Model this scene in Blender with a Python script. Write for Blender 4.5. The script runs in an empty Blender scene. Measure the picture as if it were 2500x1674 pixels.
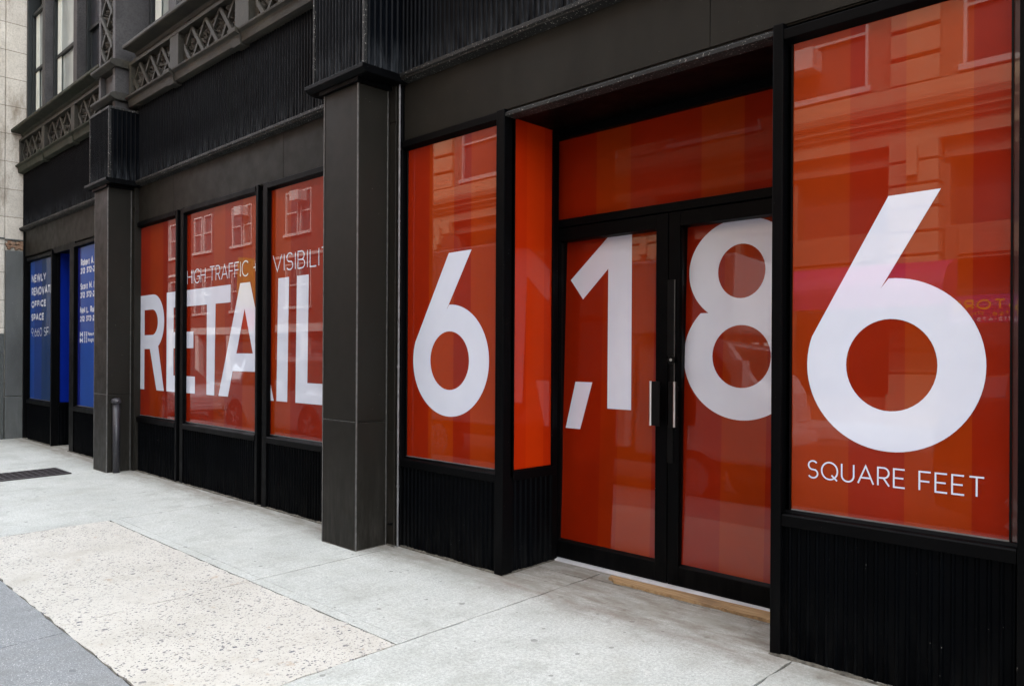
import bpy, bmesh, math, random
from mathutils import Vector, Matrix
random.seed(7)
S = bpy.context.scene
COL = S.collection
R = math.radians

# ------------------------------------------------------------------ camera
YAW, ROLL, F_PX, CAM = .7974, .0054, 1896.9, Vector((0, -4.0695, 1.6))
cam = bpy.data.cameras.new('camera')
cam.sensor_fit = 'HORIZONTAL'; cam.sensor_width = 36
cam.lens = F_PX / 2500 * 36
cam.shift_y = 30.35 / 2500
cam.clip_start = .05; cam.clip_end = 500
cob = bpy.data.objects.new('camera', cam); COL.objects.link(cob)
fw = Vector((-math.cos(YAW), math.sin(YAW), 0)); rt = Vector((math.sin(YAW), math.cos(YAW), 0)); up = Vector((0, 0, 1))
r_ = rt * math.cos(ROLL) + up * math.sin(ROLL); u_ = up * math.cos(ROLL) - rt * math.sin(ROLL)
M = Matrix((r_, u_, -fw)).transposed().to_4x4(); M.translation = CAM
cob.matrix_world = M
S.camera = cob

# ------------------------------------------------------------------ sky and sun (soft daylight in a street canyon)
SUN_EL, SUN_ROT = R(52), R(14)
w = bpy.data.worlds.new('World'); S.world = w; w.use_nodes = True
nt = w.node_tree; nt.nodes.clear()
sky = nt.nodes.new('ShaderNodeTexSky'); sky.sky_type = 'NISHITA'; sky.sun_disc = False
sky.sun_elevation = SUN_EL; sky.sun_rotation = SUN_ROT; sky.dust_density = 3; sky.ozone_density = 1.0; sky.air_density = 1.0
hs = nt.nodes.new('ShaderNodeHueSaturation'); hs.inputs['Saturation'].default_value = .24
bg = nt.nodes.new('ShaderNodeBackground'); bg.inputs['Strength'].default_value = .15
wo = nt.nodes.new('ShaderNodeOutputWorld')
nt.links.new(sky.outputs[0], hs.inputs['Color']); nt.links.new(hs.outputs[0], bg.inputs['Color']); nt.links.new(bg.outputs[0], wo.inputs[0])
sun = bpy.data.lights.new('sun', 'SUN'); sun.energy = .8; sun.angle = R(1.5); sun.color = (1, .965, .91)
so = bpy.data.objects.new('sun', sun); COL.objects.link(so)
sd = Vector((math.sin(SUN_ROT) * math.cos(SUN_EL), math.cos(SUN_ROT) * math.cos(SUN_EL), math.sin(SUN_EL)))
so.rotation_euler = sd.to_track_quat('Z', 'Y').to_euler(); so.location = (0, 30, 40)
vs = S.view_settings; vs.view_transform = 'Standard'; vs.look = 'None'; vs.gamma = 1; vs.exposure = 3.5
S.cycles.max_bounces = 6; S.cycles.glossy_bounces = 4; S.cycles.diffuse_bounces = 4
S.cycles.caustics_reflective = False; S.cycles.caustics_refractive = False
S.cycles.sample_clamp_indirect = 4

# ------------------------------------------------------------------ material helpers
class NT:
    def __init__(s, name):
        s.m = bpy.data.materials.new(name); s.m.use_nodes = True; s.t = s.m.node_tree; s.t.nodes.clear()
        s.out = s.n('ShaderNodeOutputMaterial'); s.b = s.n('ShaderNodeBsdfPrincipled'); s.l(s.b.outputs[0], s.out.inputs[0])
        s.tc = s.n('ShaderNodeTexCoord')
    def n(s, k, **kw):
        x = s.t.nodes.new(k)
        for a, v in kw.items(): setattr(x, a, v)
        return x
    def l(s, a, b): s.t.links.new(a, b)
    def set(s, **kw):
        for k, v in kw.items(): s.b.inputs[k.replace('_', ' ')].default_value = v
    def pos(s, scale=(1, 1, 1)):
        mp = s.n('ShaderNodeMapping'); mp.inputs['Scale'].default_value = scale
        s.l(s.tc.outputs['Object'], mp.inputs[0]); return mp.outputs[0]
    def noise(s, sc, det=4, rough=.55, scale=(1, 1, 1), dist=0):
        x = s.n('ShaderNodeTexNoise'); x.inputs['Scale'].default_value = sc; x.inputs['Detail'].default_value = det
        x.inputs['Roughness'].default_value = rough; x.inputs['Distortion'].default_value = dist
        s.l(s.pos(scale), x.inputs['Vector']); return x.outputs['Fac']
    def ramp(s, fac, stops, const=False):
        x = s.n('ShaderNodeValToRGB'); e = x.color_ramp.elements
        if const: x.color_ramp.interpolation = 'CONSTANT'
        while len(e) > 1: e.remove(e[-1])
        for i, (p, c) in enumerate(stops):
            if isinstance(c, (int, float)): c = (c, c, c)
            q = e[0] if i == 0 else e.new(p)
            q.position = p; q.color = (*c, 1)
        s.l(fac, x.inputs[0]); return x.outputs[0]
    def mix(s, fac, a, b, mode='MIX'):
        x = s.n('ShaderNodeMix', data_type='RGBA', blend_type=mode)
        for v, i in ((fac, 0), (a, 6), (b, 7)):
            if isinstance(v, (int, float)): x.inputs[i].default_value = v
            elif isinstance(v, tuple): x.inputs[i].default_value = (*v, 1)
            else: s.l(v, x.inputs[i])
        return x.outputs[2]
    def math(s, op, a, b=None):
        x = s.n('ShaderNodeMath', operation=op)
        for v, i in ((a, 0), (b, 1)):
            if v is None: continue
            if isinstance(v, (int, float)): x.inputs[i].default_value = v
            else: s.l(v, x.inputs[i])
        return x.outputs[0]
    def axis(s, k):
        x = s.n('ShaderNodeSeparateXYZ'); s.l(s.tc.outputs['Object'], x.inputs[0]); return x.outputs[k]
    def rng(s, v, a, b, c=0., d=1., smooth=False):
        x = s.n('ShaderNodeMapRange'); s.l(v, x.inputs[0])
        if smooth: x.interpolation_type = 'SMOOTHSTEP'
        for i, q in zip((1, 2, 3, 4), (a, b, c, d)): x.inputs[i].default_value = q
        return x.outputs[0]
    def bump(s, h, strength, dist=.01, to='Normal'):
        x = s.n('ShaderNodeBump'); x.inputs['Strength'].default_value = strength; x.inputs['Distance'].default_value = dist
        s.l(h, x.inputs['Height']); s.l(x.outputs[0], s.b.inputs[to]); return x
    def base(s, c):
        if isinstance(c, tuple): s.b.inputs['Base Color'].default_value = (*c, 1)
        else: s.l(c, s.b.inputs['Base Color'])

def paint(name, col, rough=.45, var=.35, spec=.5, chips=0., streak=True, dirt=None):
    m = NT(name)
    hi = tuple(min(1, c * (1 + var)) for c in col); lo = tuple(c * (1 - var) for c in col)
    c = m.ramp(m.noise(2.3, 6, .6, (1, 1, .35) if streak else (1, 1, 1)), [(.3, lo), (.7, hi)])
    if chips:
        c = m.mix(m.ramp(m.noise(70, 3, .6), [(.5 + .25 * (1 - chips), 0.), (.5 + .25 * (1 - chips) + .03, 1.)]), c, (.24, .23, .21))
    if dirt:
        z0, z1, dc, amt = dirt
        f = m.math('MULTIPLY', m.rng(m.axis(2), z0, z1, 1, 0), m.ramp(m.noise(9, 6, .7, (2.2, 2.2, .35)), [(.42, 0.), (.68, 1.)]))
        c = m.mix(m.math('MULTIPLY', f, amt), c, dc)
    m.base(c); m.set(Specular_IOR_Level=spec)
    m.l(m.rng(m.noise(6, 5), .3, .7, rough - .08, rough + .1), m.b.inputs['Roughness'])
    m.bump(m.noise(180, 3), .06, .003)
    return m.m

def film(name, stops, x0, x1, axis=0, wob=.0003, ior=1.5, coat=1.):
    """printed vinyl behind window glass: colour stripes under a clear glossy coat"""
    m = NT(name)
    f = m.rng(m.axis(axis), x0, x1)
    c = m.ramp(f, [((p - x0) / (x1 - x0), col) for p, col in stops], True)
    c = m.mix(m.rng(m.noise(1.6, 4), .3, .7, 0, .16), c, (.0, .0, .0))
    m.base(c); m.set(Roughness=.5, Specular_IOR_Level=.05, Coat_Weight=coat, Coat_Roughness=.004, Coat_IOR=ior)
    m.bump(m.noise(.9, 1, .4), .5, wob * 8, 'Coat Normal')
    return m.m

def white_film():
    m = NT('white_vinyl'); m.base(m.ramp(m.noise(3, 3), [(.3, (.60, .64, .745)), (.7, (.645, .685, .785))]))
    m.set(Roughness=.5, Specular_IOR_Level=.1, Coat_Weight=1., Coat_Roughness=.004, Coat_IOR=1.56)
    m.bump(m.noise(.9, 1, .4), .5, .0024, 'Coat Normal'); return m.m

def stone(name, a, b, sc=3, rough=.85, bumpy=.3, blocks=None, stain=None):
    m = NT(name)
    c = m.ramp(m.noise(sc, 7, .62), [(.3, a), (.7, b)])
    c = m.mix(m.ramp(m.noise(45, 3), [(.35, .55), (.55, 0.)]), c, tuple(q * .75 for q in a))
    if stain: c = m.mix(m.math('MULTIPLY', m.ramp(m.noise(1.7, 6, .7, (1.6, 1.6, .5)), [(.48, 0.), (.68, 1.)]), stain[1]), c, stain[0])
    if blocks:
        br = m.n('ShaderNodeTexBrick'); bw, bh, mort, mc, off = blocks
        sp = m.n('ShaderNodeSeparateXYZ'); m.l(m.tc.outputs['Object'], sp.inputs[0])
        cb = m.n('ShaderNodeCombineXYZ'); m.l(m.math('ADD', sp.outputs[0], sp.outputs[1]), cb.inputs[0]); m.l(sp.outputs[2], cb.inputs[1])
        m.l(cb.outputs[0], br.inputs['Vector'])
        br.inputs['Scale'].default_value = 1; br.inputs['Brick Width'].default_value = bw; br.inputs['Row Height'].default_value = bh
        br.inputs['Mortar Size'].default_value = mort; br.offset = off
        br.inputs['Color1'].default_value = (1, 1, 1, 1); br.inputs['Color2'].default_value = (.82, .82, .82, 1); br.inputs['Mortar'].default_value = (*mc, 1)
        c = m.mix(1., c, br.outputs['Color'], 'MULTIPLY')
        m.bump(m.math('SUBTRACT', m.math('MULTIPLY', m.noise(30, 4), .4), br.outputs['Fac']), .5, .01)
    else: m.bump(m.noise(40, 5, .65), bumpy, .01)
    m.base(c); m.set(Roughness=rough, Specular_IOR_Level=.25)
    return m.m

def concrete(name, a, b, dirt_by_wall=True, specks=.6, streak=.5):
    m = NT(name)
    c = m.ramp(m.noise(1.3, 8, .72), [(.30, a), (.70, b)])
    c = m.mix(m.rng(m.noise(55, 4, .7), .38, .62, 0, .55), c, tuple(q * .62 for q in a))
    st = m.noise(26, 4, .6, (1.0, .07, 1))                                   # broom finish across the walk
    c = m.mix(m.ramp(st, [(.36, streak * .35), (.55, 0.)]), c, tuple(q * .72 for q in a))
    c = m.mix(m.ramp(m.noise(120, 2, .5), [(.36, .4), (.47, 0.)]), c, tuple(q * .6 for q in a))
    c = m.mix(m.ramp(m.noise(150, 1, .5), [(.62, 0.), (.70, .6)]), c, (.72, .72, .70))
    v = m.n('ShaderNodeTexVoronoi'); v.inputs['Scale'].default_value = 13; v.inputs['Randomness'].default_value = 1
    m.l(m.pos((1, 1, 1)), v.inputs['Vector'])                                  # dark pits and old gum
    sx = m.n('ShaderNodeSeparateColor'); m.l(v.outputs['Color'], sx.inputs[0])
    rad = m.math('MULTIPLY', m.ramp(sx.outputs[0], [(.62, 0.), (.65, .05), (.9, .12), (1., .28)]), 1.)
    spot = m.math('LESS_THAN', m.math('ADD', v.outputs['Distance'], m.math('MULTIPLY', m.noise(60, 2), .12)), m.math('ADD', rad, .055))
    c = m.mix(m.math('MULTIPLY', spot, specks), c, tuple(q * .26 for q in a))
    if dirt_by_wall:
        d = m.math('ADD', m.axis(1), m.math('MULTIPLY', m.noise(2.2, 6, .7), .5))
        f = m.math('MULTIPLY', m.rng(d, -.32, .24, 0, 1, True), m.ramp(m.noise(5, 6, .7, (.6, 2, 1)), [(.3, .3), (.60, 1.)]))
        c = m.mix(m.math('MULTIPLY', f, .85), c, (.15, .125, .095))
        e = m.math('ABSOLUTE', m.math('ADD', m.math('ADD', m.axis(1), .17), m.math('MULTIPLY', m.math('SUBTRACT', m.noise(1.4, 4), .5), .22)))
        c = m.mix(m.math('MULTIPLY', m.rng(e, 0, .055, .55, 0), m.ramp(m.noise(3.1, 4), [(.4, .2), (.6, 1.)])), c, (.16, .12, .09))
    blot = m.ramp(m.noise(2.6, 7, .7), [(.46, 0.), (.68, .6)])
    c = m.mix(blot, c, (a[0] * .60, a[1] * .595, a[2] * .565))
    c = m.mix(m.ramp(m.noise(.9, 5, .7, (1, 1, 1), .6), [(.55, 0.), (.72, .35)]), c, (a[0] * .74, a[1] * .70, a[2] * .63))
    pw = m.ramp(m.noise(.55, 3), [(.55, 0.), (.66, .45)])
    vc = m.n('ShaderNodeTexVoronoi', feature='DISTANCE_TO_EDGE'); vc.inputs['Scale'].default_value = .62
    wv = m.n('ShaderNodeTexNoise'); wv.inputs['Scale'].default_value = 3.; wv.inputs['Detail'].default_value = 6; m.l(m.tc.outputs['Object'], wv.inputs['Vector'])
    wm = m.n('ShaderNodeMix', data_type='VECTOR'); wm.inputs[0].default_value = .16; m.l(m.tc.outputs['Object'], wm.inputs[4]); m.l(wv.outputs['Color'], wm.inputs[5]); m.l(wm.outputs[1], vc.inputs['Vector'])
    c = m.mix(m.math('MULTIPLY', m.math('LESS_THAN', vc.outputs['Distance'], .0028), pw), c, tuple(q * .3 for q in a))
    m.base(c); m.set(Roughness=.8, Specular_IOR_Level=.3)
    h = m.math('ADD', m.math('MULTIPLY', st, .6), m.math('SUBTRACT', m.noise(90, 4), m.math('MULTIPLY', spot, .6)))
    m.bump(h, .35, .004)
    return m.m

def aggregate(name):
    m = NT(name)
    c = m.ramp(m.noise(2, 6), [(.3, (.45, .435, .385)), (.7, (.525, .508, .455))])
    hs = []
    for sc, keep, r0, off in ((44, .26, .42, 0.), (76, .22, .45, 3.), (21, .80, .33, 7.), (125, .3, .46, 11.)):
        v = m.n('ShaderNodeTexVoronoi'); v.inputs['Scale'].default_value = sc
        mp = m.n('ShaderNodeMapping'); mp.inputs['Location'].default_value = (off, off * .7, 0); mp.inputs['Scale'].default_value = (1.0, .8, 0.)
        nz = m.n('ShaderNodeTexNoise'); nz.inputs['Scale'].default_value = sc * 1.6
        m.l(m.tc.outputs['Object'], nz.inputs['Vector'])
        ad = m.n('ShaderNodeMix', data_type='VECTOR'); ad.inputs[0].default_value = .45 / sc
        m.l(m.tc.outputs['Object'], ad.inputs[4]); m.l(nz.outputs['Color'], ad.inputs[5])
        m.l(ad.outputs[1], mp.inputs[0]); m.l(mp.outputs[0], v.inputs['Vector'])
        sx = m.n('ShaderNodeSeparateColor'); m.l(v.outputs['Color'], sx.inputs[0])
        on = m.math('GREATER_THAN', sx.outputs[0], keep)
        f = m.math('MULTIPLY', m.math('LESS_THAN', v.outputs['Distance'], m.math('MULTIPLY', sx.outputs[1], r0)), on)
        pc = m.ramp(sx.outputs[2], [(0., (.07, .08, .11)), (.3, (.16, .15, .14)), (.62, (.30, .26, .20)), (.85, (.40, .38, .34))])
        c = m.mix(m.math('MULTIPLY', f, .97), c, pc); hs.append(f)
    c = m.mix(m.ramp(m.noise(1.1, 6, .7), [(.45, 0.), (.66, .55)]), c, (.52, .505, .455))
    c = m.mix(m.ramp(m.noise(2.2, 7, .72), [(.52, 0.), (.72, .5)]), c, (.30, .275, .22))
    c = m.mix(m.ramp(m.noise(9, 3, .6), [(.66, 0.), (.74, .35)]), c, (.34, .22, .13))
    m.base(c); m.set(Roughness=.8, Specular_IOR_Level=.3)
    m.bump(m.math('ADD', m.math('ADD', hs[0], hs[1]), m.noise(120, 3)), .3, .004)
    return m.m

def glass_dark(name, col=(.02, .025, .03), coat=1., rough=.02):
    m = NT(name); m.base(m.ramp(m.noise(1.2, 3), [(.3, tuple(c * .6 for c in col)), (.7, col)])); m.set(Roughness=.3, Specular_IOR_Level=.3, Coat_Weight=coat, Coat_Roughness=rough, Coat_IOR=1.52)
    m.bump(m.noise(1.1, 1), .5, .008, 'Coat Normal'); return m.m

def simple(name, col, rough=.5, metal=0., var=.15, sc=6, spec=.5, coat=0.):
    m = NT(name); m.base(m.ramp(m.noise(sc, 5), [(.3, tuple(c * (1 - var) for c in col)), (.7, tuple(min(1, c * (1 + var)) for c in col))]))
    m.set(Roughness=rough, Metallic=metal, Specular_IOR_Level=spec, Coat_Weight=coat, Coat_Roughness=.05); m.bump(m.noise(90, 3), .08, .002); return m.m

DR, OR_, DR2, OR2 = (.235, .0125, .0005), (.265, .026, .0005), (.22, .011, .0005), (.255, .024, .0005)
BLUE, BLUE2 = (.002, .030, .19), (.003, .050, .29)
MT = {}
MT['gray'] = paint('charcoal_gray_paint', (.0135, .0123, .0100), .42, .16, .10, .03, dirt=(.0, .9, (.075, .07, .06), .30))
MT['edge'] = simple('edge_and_highlight', (.085, .083, .078), .35, 0, .4, 20)  # lighter grey for painted pier highlights and the astragal edge
MT['panel'] = paint('header_gray_paint', (.0140, .0128, .0103), .5, .22, .09, .03)
MT['black'] = paint('satin_black_paint', (.0013, .0014, .0017), .42, .25, .05, .02, dirt=(-.05, .5, (.03, .03, .028), .15))
MT['rib'] = paint('ribbed_blue_black_paint', (.0009, .0012, .0018), .40, .35, .03, .07, dirt=(-.05, .4, (.035, .035, .033), .2))
MT['fascia'] = paint('fascia_ribbed_paint', (.0014, .0019, .0029), .36, .35, .045, .05, dirt=(3.9, 4.25, (.10, .11, .12), .35))
MT['ledge'] = paint('weathered_ledge_paint', (.010, .010, .0095), .6, .5, .25, .5)
MT['old'] = stone('old_cast_iron', (.022, .0205, .0175), (.052, .048, .035), 3.5, .6, .25, stain=((.02, .02, .018), .8))
MT['oldstone'] = stone('dark_slate_pier', (.036, .035, .036), (.072, .069, .069), 2.5, .6, .2, stain=((.04, .038, .036), .6))
MT['moss'] = stone('mossy_cornice', (.018, .020, .012), (.050, .051, .037), 5, .75, .35, stain=((.02, .028, .014), .9))
MT['orn'] = stone('leaf_ornament', (.030, .027, .022), (.13, .118, .10), 14, .7, .4)
MT['frame'] = paint('window_frame_paint', (.016, .019, .019), .45, .25, .25, .05)
MT['white'] = white_film()
MT['glasspane'] = glass_dark('upper_window_glass', (.42, .47, .45), 1., .01)  # pale base colour carries the sky reflected in the glass
MT['dglass2'] = glass_dark('dark_upper_glass', (.012, .014, .02), 1., .01)
MT['reflection_strip'] = simple('pale_reflection', (.62, .66, .6), .6, var=.06)  # stands in for bright sky in the upper glass
MT['steel'] = simple('worn_steel', (.5, .5, .48), .35, .9, .2)
MT['alu'] = simple('dull_aluminium', (.66, .67, .69), .5, .3, .15)
MT['bead'] = simple('dull_bead', (.16, .16, .16), .5, .3, .3, 12)
MT['blackmetal'] = simple('black_metal', (.0025, .0025, .0025), .4, 0, .2, spec=.12)
MT['pipe'] = simple('grey_conduit', (.17, .17, .175), .45, .3, .3, 20)
MT['bollard'] = paint('grey_bollard_paint', (.028, .027, .032), .35, .2, .5, .3)
MT['grate'] = simple('rusty_grate', (.03, .024, .024), .6, .2, .3, 30)
MT['void'] = simple('dark_void', (.004, .004, .004), .9)
MT['conc'] = concrete('pale_concrete', (.42, .437, .405), (.66, .68, .635))
MT['conc2'] = concrete('blue_grey_concrete', (.225, .24, .247), (.285, .30, .305), False, .35, .35)
MT['agg'] = aggregate('exposed_aggregate')
MT['joint'] = stone('joint_dirt', (.03, .028, .024), (.09, .083, .07), 9)
MT['limestone'] = stone('pale_limestone', (.52, .485, .42), (.68, .645, .57), 2.2, .85, .2, (9.0, .515, .007, (.45, .43, .39), .0), ((.22, .18, .13), .9))
MT['granite'] = stone('dark_granite', (.05, .055, .055), (.10, .105, .1), 40, .4, .1)
MT['panelgrey'] = paint('weathered_grey_panel', (.075, .08, .078), .5, .3, .4, .3, dirt=(-.1, 1.5, (.05, .055, .05), .7))
MT['brickpatch'] = stone('broken_brick', (.16, .085, .05), (.34, .24, .17), 9, .9, .5)
def wood():
    m = NT('weathered_plank'); g = m.noise(20, 6, .65, (.18, 5, 1))
    c = m.ramp(g, [(.3, (.16, .095, .042)), (.5, (.36, .235, .115)), (.75, (.50, .36, .20))])
    c = m.mix(m.ramp(m.noise(4, 5), [(.5, 0.), (.7, .6)]), c, (.13, .085, .05)); m.base(c); m.set(Roughness=.75); m.bump(g, .5, .006); return m.m
MT['wood'] = wood()

# ------------------------------------------------------------------ mesh helpers
class MB:
    def __init__(s): s.v = []; s.f = []
    def box(s, x0, x1, y0, y1, z0, z1):
        i = len(s.v); s.v += [(x, y, z) for z in (z0, z1) for y in (y0, y1) for x in (x0, x1)]
        s.f += [tuple(i + k for k in q) for q in ((0, 2, 3, 1), (4, 5, 7, 6), (0, 1, 5, 4), (2, 6, 7, 3), (0, 4, 6, 2), (1, 3, 7, 5))]; return s
    def face(s, pts):
        i = len(s.v); s.v += [tuple(p) for p in pts]; s.f.append(tuple(range(i, i + len(pts)))); return s
    def prism(s, prof, a, b, axis='x'):
        """profile of (u, w) pairs swept from a to b along axis: x -> (y,z), y -> (x,z), z -> (x,y)"""
        P = {'x': lambda t, u, q: (t, u, q), 'y': lambda t, u, q: (u, t, q), 'z': lambda t, u, q: (u, q, t)}[axis]
        n = len(prof); i = len(s.v)
        s.v += [P(a, *p) for p in prof] + [P(b, *p) for p in prof]
        s.f += [(i + k, i + (k + 1) % n, i + n + (k + 1) % n, i + n + k) for k in range(n)]
        s.f += [tuple(i + k for k in reversed(range(n))), tuple(i + n + k for k in range(n))]; return s
    def strip(s, prof, z0, z1, fn=None):
        """open polyline of (x, y) points raised from z0 to z1"""
        i = len(s.v); n = len(prof)
        s.v += [(x, y, z) for z in (z0, z1) for x, y in prof]
        s.f += [(i + k, i + k + 1, i + n + k + 1, i + n + k) for k in range(n - 1)]; return s
    def cyl(s, p, q, r0, r1=None, n=16, cap=True):
        p, q = Vector(p), Vector(q); r1 = r0 if r1 is None else r1; d = (q - p).normalized()
        a = d.orthogonal().normalized(); b = d.cross(a); i = len(s.v)
        for c, r in ((p, r0), (q, r1)):
            s.v += [tuple(c + (a * math.cos(t * 2 * math.pi / n) + b * math.sin(t * 2 * math.pi / n)) * r) for t in range(n)]
        s.f += [(i + k, i + (k + 1) % n, i + n + (k + 1) % n, i + n + k) for k in range(n)]
        if cap: s.f += [tuple(i + k for k in reversed(range(n))), tuple(i + n + k for k in range(n))]
        return s
    def lathe(s, c, prof, n=24):
        i = len(s.v); m = len(prof)
        for k in range(n):
            t = 2 * math.pi * k / n
            s.v += [(c[0] + r * math.cos(t), c[1] + r * math.sin(t), c[2] + z) for r, z in prof]
        for k in range(n):
            for j in range(m - 1):
                s.f.append((i + k * m + j, i + ((k + 1) % n) * m + j, i + ((k + 1) % n) * m + j + 1, i + k * m + j + 1))
        return s
    def build(s, name, mat, parent=None, bevel=0, smooth=False, label=None):
        me = bpy.data.meshes.new(name); me.from_pydata(s.v, [], s.f)
        bm = bmesh.new(); bm.from_mesh(me); bmesh.ops.recalc_face_normals(bm, faces=bm.faces); bm.to_mesh(me); bm.free()
        return link(name, me, mat, parent, bevel, smooth, label)
def origin_of(o):
    p = Vector((0, 0, 0))
    while o: p += o.location; o = o.parent
    return p
def link(name, me, mat, parent=None, bevel=0, smooth=False, label=None):
    o = bpy.data.objects.new(name, me); COL.objects.link(o)
    if mat: me.materials.append(mat)
    if smooth:
        for p in me.polygons: p.use_smooth = True
    if bevel:
        b = o.modifiers.new('bevel', 'BEVEL'); b.width = bevel; b.segments = 2; b.limit_method = 'ANGLE'; b.angle_limit = R(40)
    if parent: o.parent = parent; o.location = -origin_of(parent)
    if label: o['label'] = label
    return o
def thing(name, label, cat, loc=(0, 0, 0), group=None):
    o = bpy.data.objects.new(name, None); COL.objects.link(o); o.location = loc; o.empty_display_size = .2
    o['label'] = label; o['category'] = cat
    if group: o['group'] = group
    return o
def tag(o, label, cat, group=None):
    o['label'] = label; o['category'] = cat
    if group: o['group'] = group
    return o
def struct(o, kind='structure'): o['kind'] = kind; return o
def gz(x, y): return -.0117 - .001 * x + .0172 * y

# ------------------------------------------------------------------ lettering
def flat_shape(loops, y, name, mat, parent, clip=None, thick=.0008):
    """2-D outline (outer loop and holes, x-z metres) filled, cut to the pane it is stuck on"""
    cu = bpy.data.curves.new(name, 'CURVE'); cu.dimensions = '2D'; cu.fill_mode = 'BOTH'; cu.extrude = thick / 2
    for lp in loops:
        sp = cu.splines.new('POLY'); sp.points.add(len(lp) - 1); sp.use_cyclic_u = True
        for p, (x, z) in zip(sp.points, lp): p.co = (x, z, 0, 1)
    tmp = bpy.data.objects.new('tmp', cu); COL.objects.link(tmp)
    dg = bpy.context.evaluated_depsgraph_get()
    me = bpy.data.meshes.new_from_object(tmp.evaluated_get(dg)); bpy.data.objects.remove(tmp); bpy.data.curves.remove(cu)
    bm = bmesh.new(); bm.from_mesh(me)
    for v in bm.verts: v.co = (v.co.x, y + v.co.z, v.co.y)
    if clip:
        for x, s in ((clip[0], -1), (clip[1], 1)):
            bmesh.ops.bisect_plane(bm, geom=bm.verts[:] + bm.edges[:] + bm.faces[:], plane_co=(x, 0, 0), plane_no=(s, 0, 0), clear_outer=True)
        if len(clip) > 2:
            bmesh.ops.bisect_plane(bm, geom=bm.verts[:] + bm.edges[:] + bm.faces[:], plane_co=(0, 0, clip[2]), plane_no=(0, 0, 1), clear_outer=True)
    bmesh.ops.recalc_face_normals(bm, faces=bm.faces)
    bm.to_mesh(me); bm.free(); me.name = name
    return link(name, me, mat, parent)
def arc(cx, cz, rx, rz, a0, a1, n=24):
    return [(cx + rx * math.cos(R(a0 + (a1 - a0) * k / n)), cz + rz * math.sin(R(a0 + (a1 - a0) * k / n))) for k in range(n + 1)]
def A_(cx, cy, r, a0, a1, ry=None, n=14): return arc(cx, cy, r, r if ry is None else ry, a0, a1, n)
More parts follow.
